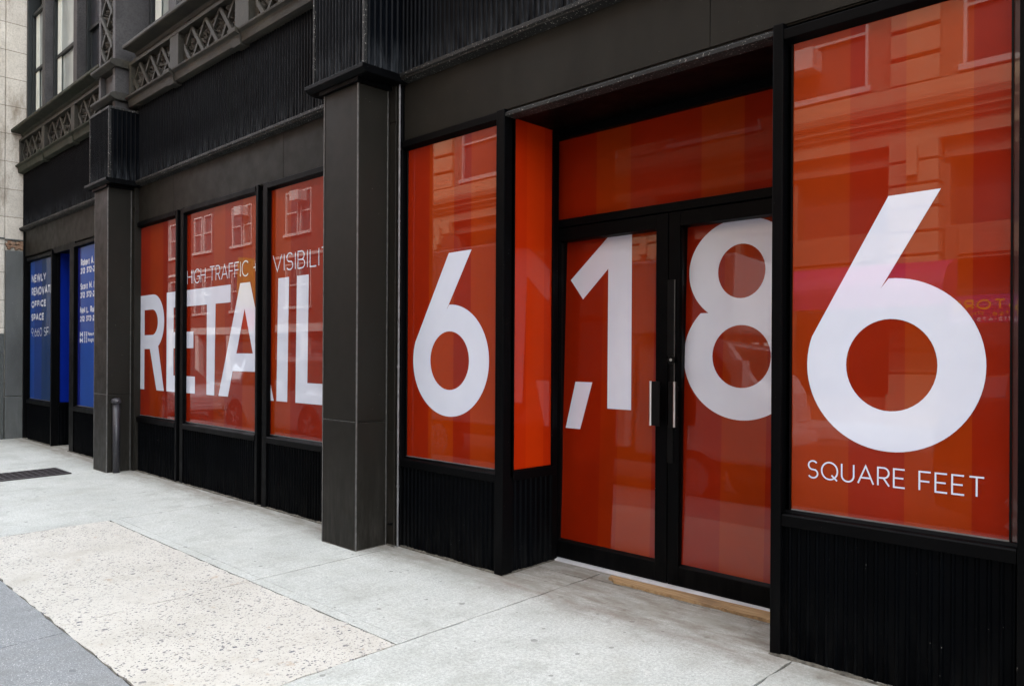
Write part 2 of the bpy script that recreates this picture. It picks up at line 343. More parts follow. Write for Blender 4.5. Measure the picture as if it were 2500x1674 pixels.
GL = {
 'S': (.56, [A_(.28, .745, .27, 35, 90, .255) [::1] + A_(.28, .745, .26, 90, 250, .255)[1:] + A_(.28, .255, .28, 70, -90, .255)[1:] + A_(.28, .255, .28, -90, -150, .255)[1:]]),
 'Q': (.92, [A_(.46, .5, .46, 0, 360, .5, 28), [(.58, .26), (.9, -.04)]]), 'O': (.92, [A_(.46, .5, .46, 0, 360, .5, 28)]),
 'U': (.68, [[(0, 1), (0, .34)] + A_(.34, .34, .34, 180, 360) + [(.68, .34), (.68, 1)]]),
 'A': (.84, [[(0, 0), (.42, 1), (.84, 0)], [(.15, .33), (.69, .33)]]),
 'R': (.60, [[(0, 0), (0, 1), (.31, 1)] + A_(.31, .715, .27, 90, -90, .285) + [(.31, .43), (0, .43)], [(.30, .43), (.60, 0)]]),
 'E': (.56, [[(.56, 1), (0, 1), (0, 0), (.57, 0)], [(0, .51), (.50, .51)]]), 'F': (.55, [[(.56, 1), (0, 1), (0, 0)], [(0, .49), (.50, .49)]]),
 'T': (.68, [[(0, 1), (.68, 1)], [(.34, 1), (.34, 0)]]), 'H': (.68, [[(0, 0), (0, 1)], [(.68, 0), (.68, 1)], [(0, .51), (.68, .51)]]),
 'I': (.0, [[(0, 0), (0, 1)]]), 'G': (.80, [A_(.46, .5, .46, 42, 325, .5, 26) + [(.83, .2), (.83, .47), (.48, .47)]]),
 'C': (.78, [A_(.46, .5, .46, 45, 315, .5, 26)]), 'V': (.82, [[(0, 1), (.41, 0), (.82, 1)]]),
 'B': (.60, [[(0, 0), (0, 1), (.30, 1)] + A_(.30, .755, .25, 90, -90, .245) + [(0, .51)], [(.30, .51)] + A_(.32, .255, .28, 90, -90, .255) + [(0, 0)]]),
 'L': (.50, [[(0, 1), (0, 0), (.52, 0)]]), '+': (.5, [[(0, .48), (.5, .48)], [(.25, .23), (.25, .73)]]),
 'N': (.70, [[(0, 0), (0, 1), (.70, 0), (.70, 1)]]), 'W': (1.12, [[(0, 1), (.29, 0), (.56, .95), (.83, 0), (1.12, 1)]]),
 'Y': (.76, [[(0, 1), (.38, .42), (.76, 1)], [(.38, .42), (.38, 0)]]), 'P': (.56, [[(0, 0), (0, 1), (.30, 1)] + A_(.30, .70, .27, 90, -90, .30) + [(0, .40)]]),
 'D': (.70, [[(0, 0), (0, 1), (.26, 1)] + A_(.26, .5, .46, 90, -90, .5) + [(0, 0)]]), 'M': (.82, [[(0, 0), (0, 1), (.41, .32), (.82, 1), (.82, 0)]]),
 'K': (.62, [[(0, 0), (0, 1)], [(.6, 1), (.03, .38)], [(.22, .58), (.64, 0)]]),
 '0': (.64, [A_(.32, .5, .32, 0, 360, .5, 26)]), '9': (.58, [A_(.29, .70, .29, 0, 360, .30, 22), [(.58, .68), (.26, 0)]]), '6': (.58, [A_(.29, .30, .29, 0, 360, .30, 22), [(0, .33), (.34, 1)]]),
 '1': (.22, [[(0, .82), (.2, 1), (.2, 0)]]), '2': (.54, [A_(.27, .73, .26, 165, -30, .27) + [(.02, 0), (.56, 0)]]),
 '3': (.54, [[(.03, 1), (.52, 1), (.25, .60)] + A_(.25, .29, .29, 80, -140, .29)]), '7': (.54, [[(0, 1), (.54, 1), (.18, 0)]]),
 '4': (.6, [[(.44, 0), (.44, 1), (0, .28), (.6, .28)]]), '5': (.54, [[(.5, 1), (.1, 1), (.06, .55)] + A_(.25, .31, .29, 110, -140, .31)]), ',': (.08, [[(.08, .06), (.0, -.16)]]), '.': (.05, [[(.025, -.04), (.025, .12)]]), '-': (.26, [[(0, .42), (.26, .42)]]),
 'o': (.52, [A_(.26, .35, .26, 0, 360, .35, 20)]), 'b': (.50, [[(0, 0), (0, 1.04)], A_(.25, .35, .25, 0, 360, .35, 20)]),
 'e': (.50, [[(.02, .37), (.50, .37)] + A_(.26, .35, .25, 5, 312, .35, 20)]), 'r': (.28, [[(0, 0), (0, .7)], [(0, .4)] + A_(.26, .42, .24, 160, 85, .28, 6)]),
 't': (.28, [[(.1, .9), (.1, .14)] + A_(.24, .14, .14, 180, 270, .14, 5)[1:] + [(.28, 0)], [(-.04, .68), (.28, .68)]]), 'c': (.44, [A_(.26, .35, .25, 45, 315, .35, 18)]),
 'i': (.0, [[(0, 0), (0, .7)], [(0, .88), (0, 1.0)]]), 'l': (.0, [[(0, 0), (0, 1.04)]]), 'u': (.42, [[(0, .7), (0, .22)] + A_(.21, .22, .21, 180, 360, .22, 10)[1:], [(.42, 0), (.42, .7)]]),
 'n': (.42, [[(0, 0), (0, .7)], [(0, .45)] + A_(.21, .46, .21, 170, 0, .24, 10) + [(.42, 0)]]), 'h': (.42, [[(0, 0), (0, 1.04)], [(0, .45)] + A_(.21, .46, .21, 170, 0, .24, 10) + [(.42, 0)]]),
 'w': (.80, [[(0, .7), (.2, 0), (.4, .66), (.6, 0), (.8, .7)]]), 'm': (.74, [[(0, 0), (0, .7)], [(0, .45)] + A_(.185, .5, .185, 170, 0, .2, 8) + [(.37, 0)], [(.37, .45)] + A_(.555, .5, .185, 170, 0, .2, 8) + [(.74, 0)]]),
 'a': (.50, [[(.5, 0), (.5, .7)], A_(.25, .35, .25, 0, 360, .35, 20)]), 'g': (.50, [[(.5, .7), (.5, -.02)] + A_(.25, -.02, .25, 0, -150, .24, 10), A_(.25, .35, .25, 0, 360, .35, 20)]),
 'k': (.46, [[(0, 0), (0, 1.04)], [(.44, .7), (.02, .26)], [(.18, .42), (.48, 0)]]), 'f': (.28, [[(.1, 0), (.1, .84)] + A_(.26, .86, .16, 180, 90, .18, 6), [(-.04, .68), (.28, .68)]]), ' ': (.26, []),
 'p': (.50, [[(0, -.28), (0, .7)], A_(.25, .35, .25, 0, 360, .35, 20)]), 's': (.38, [A_(.19, .52, .18, 40, 250, .18, 10) + A_(.19, .175, .19, 70, -150, .175, 12)[1:]]),
}
def ribbon(bm, pts, t, to3, closed):
    P = []
    for p in pts:
        if not P or (Vector(p) - P[-1]).length > 1e-5: P.append(Vector(p))
    n = len(P); L, Rr = [], []
    for i in range(n):
        a = P[i] - P[i - 1] if (i > 0 or closed) else P[1] - P[0]
        b = P[(i + 1) % n] - P[i] if (i < n - 1 or closed) else P[-1] - P[-2]
        a.normalize(); b.normalize(); na, nb = Vector((-a.y, a.x)), Vector((-b.y, b.x)); m = na + nb
        if m.length < 1e-4: m = na
        m.normalize(); k = min(1 / max(m.dot(na), .3), 2.4)
        L.append(P[i] + m * t / 2 * k); Rr.append(P[i] - m * t / 2 * k)
    lv = [bm.verts.new(to3(p)) for p in L]; rv = [bm.verts.new(to3(p)) for p in Rr]
    for i in range(n if closed else n - 1):
        j = (i + 1) % n; bm.faces.new((lv[i], lv[j], rv[j], rv[i]))
def text(s, x0, x1, z0, z1, t, y, name, mat, parent, clip=None, track=.16, mirror_y=False, split=False):
    """single-stroke lettering of stroke width t (metres) filling x0..x1, z0..z1"""
    H = (z1 - z0 - t); adv = [GL[c][0] for c in s]
    tt = t / (z1 - z0) * .9
    tot = sum(adv) + (len(s) - 1) * (track + tt); kx = (x1 - x0 - t) / max(tot, 1e-6)
    if split:
        x = 0
        for c in s:
            if c != ' ': text(c, x0 + x * kx, x0 + x * kx + t + max(GL[c][0], 1e-6) * kx, z0, z1, t, y, name, mat, parent, clip)
            x += GL[c][0] + track + tt
        return
    bm = bmesh.new(); x = 0; q = 0
    for c in s:
        for st in GL[c][1]:
            pts = [((x0 + t / 2 + (x + px) * kx), (z0 + t / 2 + pz * H)) for px, pz in st]
            closed = len(pts) > 8 and (Vector(pts[0]) - Vector(pts[-1])).length < 1e-5
            if closed: pts = pts[:-1]
            yy = y - (q % 3) * .0004 * (-1 if mirror_y else 1); q += 1
            ribbon(bm, pts, t, lambda p: (p[0], yy, p[1]), closed)
        x += GL[c][0] + track + tt
    if clip:
        for cx, sg in ((clip[0], -1), (clip[1], 1)):
            bmesh.ops.bisect_plane(bm, geom=bm.verts[:] + bm.edges[:] + bm.faces[:], plane_co=(cx, 0, 0), plane_no=(sg, 0, 0), clear_outer=True)
    for f in bm.faces:
        f.normal_update()
        if f.normal.y * (-1 if mirror_y else 1) > 0: f.normal_flip()
    me = bpy.data.meshes.new(name); bm.to_mesh(me); bm.free()
    if not len(me.polygons): return None
    return link(name, me, mat, parent)

# ================================================================== GROUND
def jag(p, q, step=.05, amp=.004):
    n = max(2, int((Vector(q) - Vector(p)).length / step)); d = (Vector(q) - Vector(p)); nn = Vector((-d.y, d.x)).normalized()
    return [Vector(p) + d * k / n + nn * (random.gauss(0, amp) if 0 < k else 0) for k in range(n)]
def slab(mb, x0, x1, y0, y1, g=.0065, amp=.0045):
    P = [(x0 + g, y0 + g), (x1 - g, y0 + g), (x1 - g, y1 - g), (x0 + g, y1 - g)]
    pts = []
    for i in range(4): pts += jag(P[i], P[(i + 1) % 4], .07, amp)
    i = len(mb.v); n = len(pts)
    mb.v += [(p.x, p.y, gz(p.x, p.y)) for p in pts] + [(p.x, p.y, gz(p.x, p.y) - .04) for p in pts]
    mb.f.append(tuple(range(i, i + n)))
    mb.f += [(i + k, i + n + k, i + n + (k + 1) % n, i + (k + 1) % n) for k in range(n)]
b = MB()
XS = [-60, -40, -31, -24.5, -19.8, -14.35, -8.1, -5.24, -3.52, -1.81, -.1, 1.6, 3.3, 8, 14, 30]
KERB = -4.36
for a, c in zip(XS[:-1], XS[1:]):
    if a in (-8.1, -5.24):
        slab(b, a, c, -1.385, -1.293, .006, .0008); slab(b, a, c, -1.3025, .30 if a > -5.3 else .12, .006, .0008)
    elif a == -3.52: slab(b, a, c, KERB, .345); slab(b, a, c, .345, .9)
    else: slab(b, a, c, -2.62 if c <= -8 else KERB, .3)
slab(b, -4.2, -3.52, .30, .9); 
sw = b.build('sidewalk', MT['conc']); struct(sw)
b = MB(); slab(b, -8.1, -5.24, -2.62, -1.385, .004, .006); slab(b, -5.24, -3.52, -2.62, -1.385, .004, .006)
struct(b.build('aggregate_paving', MT['agg']))
b = MB()
for a, c in ((-60, -30), (-30, -15), (-15, -10), (-10, -7.3), (-7.3, -5.1), (-5.1, -3.52)): slab(b, a, c, KERB, -2.62, .004, .003)
struct(b.build('kerbside_paving', MT['conc2']))
b = MB(); b.face([(x, y, gz(x, y) - .012) for x, y in ((-60, KERB), (30, KERB), (30, 1.2), (-60, 1.2))]); struct(b.build('sidewalk_bed', MT['joint']))
b = MB(); b.prism([(KERB - .16, -.30), (KERB, -.30), (KERB, -.088), (KERB - .14, -.09), (KERB - .16, -.11)], -60, 30); struct(b.build('kerb', stone('kerb_granite', (.2, .2, .2), (.33, .33, .32), 20)))
b = MB(); b.face([(-140, -12.3, -.26), (120, -12.3, -.26), (120, -8.4, -.19), (-140, -8.4, -.19)]); b.face([(-140, -8.4, -.19), (120, -8.4, -.19), (120, KERB - .16, -.26), (-140, KERB - .16, -.26)])
struct(b.build('road', stone('asphalt', (.04, .04, .042), (.075, .075, .076), 12, .85, .4)))
b = MB(); b.prism([(-16.6, -.3), (-12.3, -.3), (-12.3, -.12), (-12.42, -.10), (-16.6, -.05)], -140, 120); struct(b.build('far_sidewalk', MT['conc2']))
b = MB(); b.box(-300, 300, -300, 300, -.9, -.8); struct(b.build('ground', MT['joint']))

# ================================================================== THE SHOPFRONT BUILDING
BL = thing('shopfront_building', 'dark charcoal shopfront building with red lettered windows, ribbed panels and lattice cornice above', 'building', (-8.5, 0, 0))
PIERS = (-5.615, -11.44, .21)
PITCH = 5.82

def ribs(n0, n1, fixed, z0, z1, pitch, depth, axis='x', sign=-1):
    """ribbed sheet metal: flat pans with raised rounded ribs"""
    n = max(1, round((n1 - n0) / pitch)); p = (n1 - n0) / n; pr = []
    for k in range(n):
        s = n0 + k * p
        for f, h in ((0, .0), (.55, .0), (.66, .55), (.74, .95), (.80, 1.), (.86, .95), (.94, .55)): pr.append((s + f * p, fixed + sign * h * depth))
    pr.append((n1, fixed))
    if axis == 'y': pr = [(y, x) for x, y in pr]
    return MB().strip(pr, z0, z1)

# --- piers, ribbed boxes, caps
for i, cx in enumerate(PIERS):
    b = MB()
    b.box(cx - .25, cx + .25, -.40, .1, -.08, 1.035); b.box(cx - .25, cx + .25, -.40, .1, 1.047, 3.88)
    b.box(cx - .244, cx + .244, -.394, .1, 1.03, 1.05)
    pier = b.build('pier', MT['gray'], BL, .006)
    b = MB(); b.box(cx + .2465, cx + .2545, -.404, -.392, -.04, 3.85); b.box(cx + .2545, cx + .2585, -.106, -.098, -.04, 3.85); b.box(cx - .2545, cx - .2465, -.404, -.392, -.04, 3.85)
    b.box(cx - .246, cx + .246, -.4025, -.395, 1.041, 1.046)
    b.build('edge_highlight', MT['edge'], pier)  # lighter strips paint the highlights along pier edges and seam
    # recess strip right of the pier
    b = MB(); b.box(cx + .25, cx + .345, -.085, .1, -.05, 3.55); b.box(cx + .25, cx + .345, -.085, .1, 3.565, 3.9); b.box(cx + .25, cx + .35, -.078, .1, 3.54, 3.57)
    b.box(cx + .252, cx + .345, -.088, -.08, .93, .95)
    b.build('side_strip', MT['gray'], pier, .003)
    b = ribs(cx - .375, cx + .375, -.42, 3.925, 4.86, .05, .012)
    b.v += []; bb = ribs(-.42, -.02, cx + .375, 3.925, 4.86, .058, .008, 'y', 1); k = len(b.v); b.v += bb.v; b.f += [tuple(q + k for q in f) for f in bb.f]
    bb = ribs(-.42, -.02, cx - .375, 3.925, 4.86, .058, .008, 'y', -1); k = len(b.v); b.v += bb.v; b.f += [tuple(q + k for q in f) for f in bb.f]
    box = b.build('pier_box', MT['fascia'], BL)
    b = MB(); b.box(cx + .355, cx + .386, -.436, -.405, 3.925, 4.862); b.box(cx - .386, cx - .365, -.436, -.415, 3.925, 4.862); b.box(cx - .39, cx + .39, -.437, -.02, 4.86, 4.89)
    b.build('edge_trim', MT['ledge'], box, .003)
    b = MB(); b.prism([(-.485, 3.93), (-.485, 3.895), (-.44, 3.87), (-.40, 3.862), (-.02, 3.862), (-.02, 3.93)], cx - .435, cx + .435); b.box(cx - .29, cx + .29, -.43, .0, 3.83, 3.868)
    b.build('box_cap', MT['black'], box, .004)
# conduit beside the near pier
b = MB(); px = -5.229
pts = [(px, -.075, -.03), (px, -.075, 1.2), (px + .003, -.076, 1.9), (px, -.075, 2.6), (px + .002, -.077, 3.2), (px + .002, -.077, 3.88)]
for p, q in zip(pts[:-1], pts[1:]): b.cyl(p, q, .0085, n=10)
for z in (.5, 1.5, 2.72, 3.32): b.cyl((px, -.076, z - .008), (px, -.076, z + .008), .012, n=10)
b.build('conduit', MT['pipe'], BL, smooth=False)
b = MB(); b.cyl((-5.29, -.12, .18), (-5.29, -.08, .18), .012, n=10); b.cyl((-5.29, -.138, .18), (-5.29, -.12, .18), .007, n=8)
b.build('pipe_stub', MT['blackmetal'], BL)

BAYS = [(-5.27, -.09), (-11.19, -5.865), (-16.75, -11.69)]   # clear widths between piers
# --- fascia, ledge, header panels
for i, (x0, x1) in enumerate(BAYS):
    x1f = x1 if i else .0
    f = ribs(x0 - .05, x1f, -.045, 3.93, 5.02, .053, .012).build('ribbed_fascia', MT['fascia'], BL)
    b = MB(); b.prism([(-.115, 3.935), (-.115, 3.905), (-.10, 3.895), (-.10, 3.885), (-.03, 3.868), (.0, 3.868), (.0, 3.935)], x0 - .06, x1f); b.build('ledge', MT['ledge'], f, .003)
    b = MB(); seams = {0: [-2.345], 1: [-9.95, -7.22], 2: [-14.07]}[i]
    xs = [x0 + .045] + seams + [x1f]
    for a, c in zip(xs[:-1], xs[1:]): b.box(a + .0025, c - .0025, -.03, .06, 3.40, 3.868)
    b.box(x0, x1f, -.02, .06, 3.39, 3.867)
    hp = b.build('header_panel', MT['panel'], BL, .002)
    b = MB(); b.box(x0 - .02, x0 + .04, -.05, .06, -.04, 3.87); b.build('jamb', MT['black'], BL, .004)

# --- display windows
def profile_frame(x0, x1, zb, zt, y=0.):
    b = MB()
    b.prism([(y - .055, zt + .075), (y - .055, zt + .02), (y, zt), (y + .04, zt), (y + .04, zt + .075)], x0, x1)
    return b
def sill_mb(x0, x1, zb, y=0.):
    b = MB(); b.prism([(y, zb), (y - .012, zb - .001), (y - .02, zb - .014), (y - .048, zb - .02), (y - .055, zb - .028), (y - .055, zb - .085), (y + .02, zb - .085), (y + .02, zb)], x0, x1)
    return b
def window(x0, x1, zb, zt, mat, label=None, fx0=None, fx1=None, riser=True):
    fx0 = x0 if fx0 is None else fx0; fx1 = x1 if fx1 is None else fx1
    b = profile_frame(fx0, fx1, zb, zt)
    b.box(x0 - .012, x0 - .001, -.012, .02, zb, zt)
    fr = b.build('display_window', MT['black'], BL, .003, label=label)
    MB().face([(x0 - .01, 0, zb - .01), (x1 + .01, 0, zb - .01), (x1 + .01, 0, zt + .01), (x0 - .01, 0, zt + .01)]).build('pane', mat, fr)
    sill_mb(fx0, fx1, zb).build('sill', MT['black'], fr, .003)
    MB().box(x0, x1, -.006, .0, zb - .002, zb + .006).build('glazing_bead', MT['bead'], fr)
    if riser:
        ribs(fx0, fx1, -.028, -.06, zb - .084, .05, .011).build('stall_riser', MT['rib'], BL)
    return fr
red = lambda nm, *st: film(nm, list(st), st[0][0], st[0][0] + 3.0)
red2 = lambda nm, *st: film(nm, list(st), st[0][0], st[0][0] + 3.0, coat=.1)
M1 = red('film_mid', (-5.3, (.27, .0135, .0005)), (-4.935, (.31, .031, .0005)), (-4.63, (.25, .012, .0005)), (-4.43, (.30, .029, .0005)))
M2 = red('film_big', (-1.95, OR_), (-1.555, DR), (-1.292, OR_), (-.99, DR2))
M3 = red('film_retail_first', (-11.3, DR), (-10.78, OR2), (-10.35, DR2))
M4 = red('film_retail_second', (-9.7, DR), (-8.865, OR2), (-8.58, DR2), (-8.15, OR_))
M5 = red('film_retail_third', (-7.7, DR), (-7.50, OR_), (-7.12, DR2), (-6.8, DR), (-6.3, OR2))
MB1 = film('film_blue_first', [(-16.6, BLUE2), (-16.2, BLUE), (-15.75, (.006, .03, .11))], -16.6, -14.6, ior=1.3, coat=.55)
MB2 = film('film_blue_second', [(-14.0, (.002, .008, .13)), (-13.62, BLUE2)], -14.0, -11, ior=1.3, coat=.55)
ZB, ZT = .757, 3.313
W1 = window(-5.20, -4.148, .748, 3.315, M1, fx0=-5.235, fx1=-4.09)
W2 = window(-1.852, -.838, .775, 3.29, M2, fx0=-1.885, fx1=-.80)
W3 = window(-11.16, -9.84, ZB, ZT, M3, fx0=-11.16, fx1=-9.84)
W4 = window(-9.60, -7.765, ZB, ZT, M4, fx0=-9.60, fx1=-7.765)
W5 = window(-7.51, -5.93, ZB, ZT, M5, fx0=-7.51, fx1=-5.865)
W6 = window(-16.465, -15.02, ZB, 3.27, MB1, fx0=-16.5, fx1=-14.98)
W7 = window(-13.75, -11.75, ZB, 3.285, MB2, fx0=-13.80, fx1=-11.69)
# right of the butt joint: a narrow pane and the next post
MB().face([(-.830, .004, .76), (-.795, .004, .76), (-.795, .004, 3.31), (-.830, .004, 3.31)]).build('joint_pane', glass_dark('clear_edge_glass', (.10, .035, .03)), W2)
MB().box(-.839, -.829, -.004, .01, .74, 3.30).build('joint_gasket', MT['blackmetal'], W2)
b = MB(); b.box(-.797, -.70, -.06, .1, -.05, 3.40); b.build('mullion', MT['black'], BL, .004)
W8 = window(-.69, -.16, .775, 3.29, red('film_last', (-.8, OR_), (-.4, DR)), fx0=-.70, fx1=-.04)
# mullions
for x in (-9.945, -9.765 + .08):
    pass
def post(x0, x1, y0=-.06, z1=3.40, foot=True):
    b = MB(); b.box(x0, x1, y0, .05, -.05, z1)
    if foot: b.box(x0 - .006, x1 + .006, y0 - .006, .0, -.06, .012)
    return b.build('mullion', MT['black'], BL, .005)
for g in ((-9.837, -9.787, -9.687, -9.602), (-7.763, -7.714, -7.607, -7.512)):
    post(*g[:2], -.05); post(*g[2:], -.05)
    MB().box(g[1], g[2], -.012, .05, -.05, 3.34).build('mullion_infill', MT['black'], BL, .002)
MB().box(-11.205, -11.16, -.055, .05, -.05, 3.40).build('mullion', MT['black'], BL, .004)
# corner posts of the doorway
post(-4.09, -4.005, -.06, 3.40, False); post(-1.945, -1.885, -.06, 3.40, False)
# lintel over the doorway and soffit
b = MB(); b.prism([(-.052, 3.345), (-.052, 3.368), (-.03, 3.385), (.06, 3.385), (.06, 3.345)], -4.005, -1.945); b.build('lintel', MT['ledge'], BL, .002)
b = MB(); b.box(-4.1, -1.9, .06, 1.2, 3.36, 3.45); b.build('soffit', MT['black'], BL)

# --- left and right returns of the doorway
def side_return(x, y0, y1, mat, label, sgn):
    b = MB(); b.box(x - .03, x + .03, y0 - .03, y0 + .012, .70, 3.36) ; b.box(x - .03, x + .03, y1 - .012, y1 + .05, -.05, 3.36)
    fr = b.build('return_window', MT['black'], BL, .003, label=label)
    MB().face([(x + sgn * .012, y0 + .01, .74), (x + sgn * .012, y1, .74), (x + sgn * .012, y1, 3.36), (x + sgn * .012, y0 + .01, 3.36)]).build('pane', mat, fr)
    b = MB(); b.box(x - .04, x + .04, y0, y1 + .02, .675, .742); b.box(x + sgn * .012, x + sgn * .020, y0, y1, .742, .75); b.build('sill', MT['black'], fr, .003)
    ribs(y0, y1, x + sgn * .016, -.05, .68, .056, .009, 'y', sgn).build('stall_riser', MT['rib'], fr)
    return fr
LIT_ORANGE = (.46, .025, .0008)  # brighter than the other red film: light on this side put into colour
side_return(-4.035, .05, .50, film('film_return', [(.0, LIT_ORANGE), (.06, (.42, .020, .0008)), (.20, (.47, .028, .0008)), (.40, (.40, .019, .0008))], 0, 1, 1), 'narrow bright orange window in the left side of the doorway', 1)
side_return(-1.915, .05, .50, film('film_return_right', [(.0, LIT_ORANGE)], 0, 1, 1), None, -1)

# --- doors
DY = .57
b = MB(); b.box(-4.105, -4.055, DY - .02, DY + .12, -.03, 3.36); b.box(-1.965, -1.915, DY - .02, DY + .12, -.03, 3.36)
b.box(-4.055, -1.965, DY - .01, DY + .12, 2.607, 2.668); b.box(-4.055, -1.965, DY - .01, DY + .12, 3.30, 3.36)
df = b.build('door_frame', MT['black'], BL, .004)
tw = MB().box(-4.055, -1.965, DY + .045, DY + .1, 2.668, 3.30)
t_ = tw.build('transom_window', MT['black'], BL)
MB().face([(-4.055, .61, 2.668), (-1.965, .61, 2.668), (-1.965, .61, 3.305), (-4.055, .61, 3.305)]).build('pane', red2('film_transom', (-4.1, DR), (-3.683, OR_), (-3.362, DR), (-2.777, OR_), (-2.467, DR2)), t_)
TILT = R(1.1)
def tilted(z): return .615 - (z - .16) * math.tan(TILT) * .55
doors = {}
for k, (xa, xb, ga, gb, nm, mt) in enumerate(((-4.05, -3.013, -4.015, -3.112, 'left', red('film_door_left', (-4.1, DR2), (-3.65, (.24, .017, .0005)), (-3.49, OR_), (-3.175, DR2))),
                                             (-3.007, -1.97, -2.917, -2.005, 'right', red('film_door_right', (-3.0, DR), (-2.632, OR_), (-2.316, DR2))))):
    b = MB(); b.box(xa, ga, DY, DY + .12, .02, 2.60); b.box(gb, xb, DY, DY + .12, .02, 2.60); b.box(ga, gb, DY + .001, DY + .119, .02, .145); b.box(ga, gb, DY + .001, DY + .119, 2.50, 2.60)
    b.box(xa + .002, xb - .002, DY + .004, DY + .046, .014, .03)
    d = b.build('entrance_door', MT['black'], BL, .004); doors[nm] = d
    b = MB(); b.prism([(DY + .002, .143), (DY + .002, .15), (DY + .03, .164), (DY + .048, .164), (DY + .048, .143)], ga, gb); b.box(ga, ga + .006, DY + .02, DY + .048, .16, 2.49); b.box(gb - .006, gb, DY + .02, DY + .048, .16, 2.49); b.build('glazing_bead', MT['blackmetal'], d)
    MB().face([(ga, .600, .155), (gb, .600, .155), (gb, .600 + .07, 2.51), (ga, .600 + .07, 2.51)]).build('pane', mt, d)
def gdoor(z): return .600 + .07 * (z - .155) / 2.355
# pull handles, lock strip, lock, hinges, weather strip
def handle(xa, xb, d, steel_right):
    b = MB(); b.box(xa, xb, DY - .062, DY - .056, 1.115, 1.425); b.box((xa + xb) / 2 - .012, (xa + xb) / 2 + .012, DY - .056, DY, 1.15, 1.18); b.box((xa + xb) / 2 - .012, (xa + xb) / 2 + .012, DY - .056, DY, 1.36, 1.39)
    h = b.build('door_handle', MT['blackmetal'], d, .002)
    xs = xb - .020 if steel_right else xa + .006
    MB().cyl((xs, DY - .064, 1.115), (xs, DY - .064, 1.425), .0085, n=10).build('grip_bar', MT['steel'], h)
handle(-3.115, -3.035, doors['left'], False); handle(-2.965, -2.895, doors['right'], True)
b = MB(); b.box(-3.01, -2.953, DY - .008, DY, 1.60, 2.13); b.box(-2.982, -2.955, DY - .009, DY - .001, 1.42, 1.60); b.build('astragal', MT['blackmetal'], doors['right'], .001)
MB().box(-2.9545, -2.9515, DY - .010, DY, 1.42, 2.13).build('astragal_edge', MT['edge'], doors['right'])
b = MB(); b.box(-3.008, -2.962, DY - .006, DY, .86, 1.12); b.build('lock_plate', MT['blackmetal'], doors['right'], .001)
lk = MB().cyl((-2.972, DY - .02, 1.575), (-2.972, DY, 1.575), .030, n=20).build('door_lock', MT['blackmetal'], doors['right'], .002)
MB().cyl((-2.972, DY - .024, 1.575), (-2.972, DY - .018, 1.575), .010, n=14).build('lock_cylinder', MT['steel'], doors['right'])
for z in (.36, 2.25):
    b = MB(); b.cyl((-4.058, DY - .012, z), (-4.058, DY - .012, z + .19), .011, n=10); b.build('hinge', MT['pipe'], doors['left'])
b = MB(); b.prism([(DY - .05, -.02), (DY - .05, .006), (DY - .03, .014), (DY + .06, .016), (DY + .06, -.02)], -4.06, -1.96); b.build('threshold', MT['alu'], BL)

# --- doorway recess of the far (blue) bay
post(-15.0, -14.94, -.06, 3.36, False); post(-14.02, -13.80, -.05, 3.36, False)
b = MB(); b.box(-15.0, -13.8, -.035, .0, 3.30, 3.40); b.box(-15.0, -13.8, .0, 1.2, 3.32, 3.45); b.build('soffit', MT['black'], BL)
side_return(-14.965, .06, .80, film('film_return_blue', [(0, (.002, .016, .24))], 0, 1, 1), 'narrow deep blue window in the side of the far doorway', 1)
b = MB(); b.box(-14.93, -14.83, .86, .92, -.03, 3.32); b.box(-14.1, -14.0, .86, .92, -.03, 3.32); b.box(-14.83, -14.1, .862, .918, -.03, .3); b.box(-14.83, -14.1, .862, .918, 2.3, 2.5)
d = b.build('entrance_door', MT['black'], BL, .004)
MB().face([(-14.83, .90, .3), (-14.1, .90, .3), (-14.1, .90, 3.3), (-14.83, .90, 3.3)]).build('pane', MB1, d)

rnd = random.Random(11)
def bead(p, q, nrm, hmax=.022, wmax=.03):
    b = MB(); p, q, nrm = Vector(p), Vector(q), Vector(nrm); n = max(4, int((q - p).length / .035)); i = 0; sm = .5
    for k in range(n + 1):
        c = p + (q - p) * k / n; z = gz(c.x, c.y); sm = .6 * sm + .4 * rnd.uniform(.05, 1); h = hmax * sm; w_ = wmax * (.25 + .7 * sm)
        b.v += [(c.x - nrm.x * .01, c.y - nrm.y * .01, z + h), (c.x + nrm.x * w_ * .5, c.y + nrm.y * w_ * .5, z + h * .6), (c.x + nrm.x * w_, c.y + nrm.y * w_, z - .004)]
        if k: b.f += [(i - 3, i, i + 1, i - 2), (i - 2, i + 1, i + 2, i - 1)]
        i += 3
    return b
MT['grit'] = stone('foot_grit', (.035, .032, .026), (.17, .155, .125), 14, .9, .5)
for p, q, nr in (((-5.25, -.045), (-4.09, -.045), (0, -1)), ((-4.005, -.06), (-4.005, .53), (1, 0)), ((-1.945, -.06), (-.04, -.06), (0, -1)), ((-11.19, -.05), (-5.87, -.045), (0, -1)), ((-16.7, -.05), (-15.0, -.05), (0, -1)), ((-14.02, -.055), (-11.7, -.05), (0, -1)),
                 ((-5.865, -.40), (-5.365, -.40), (0, -1)), ((-5.362, -.40), (-5.362, -.09), (1, 0)), ((-5.36, -.085), (-5.25, -.085), (0, -1)), ((-11.69, -.40), (-11.19, -.40), (0, -1)), ((-11.187, -.40), (-11.187, -.09), (1, 0))):
    small = abs(nr[0]) or p[1] < -.2
    bead(p, q, nr, .012 if small else .02, .014 if small else .03).build('foot_sealant', MT['grit'], BL)
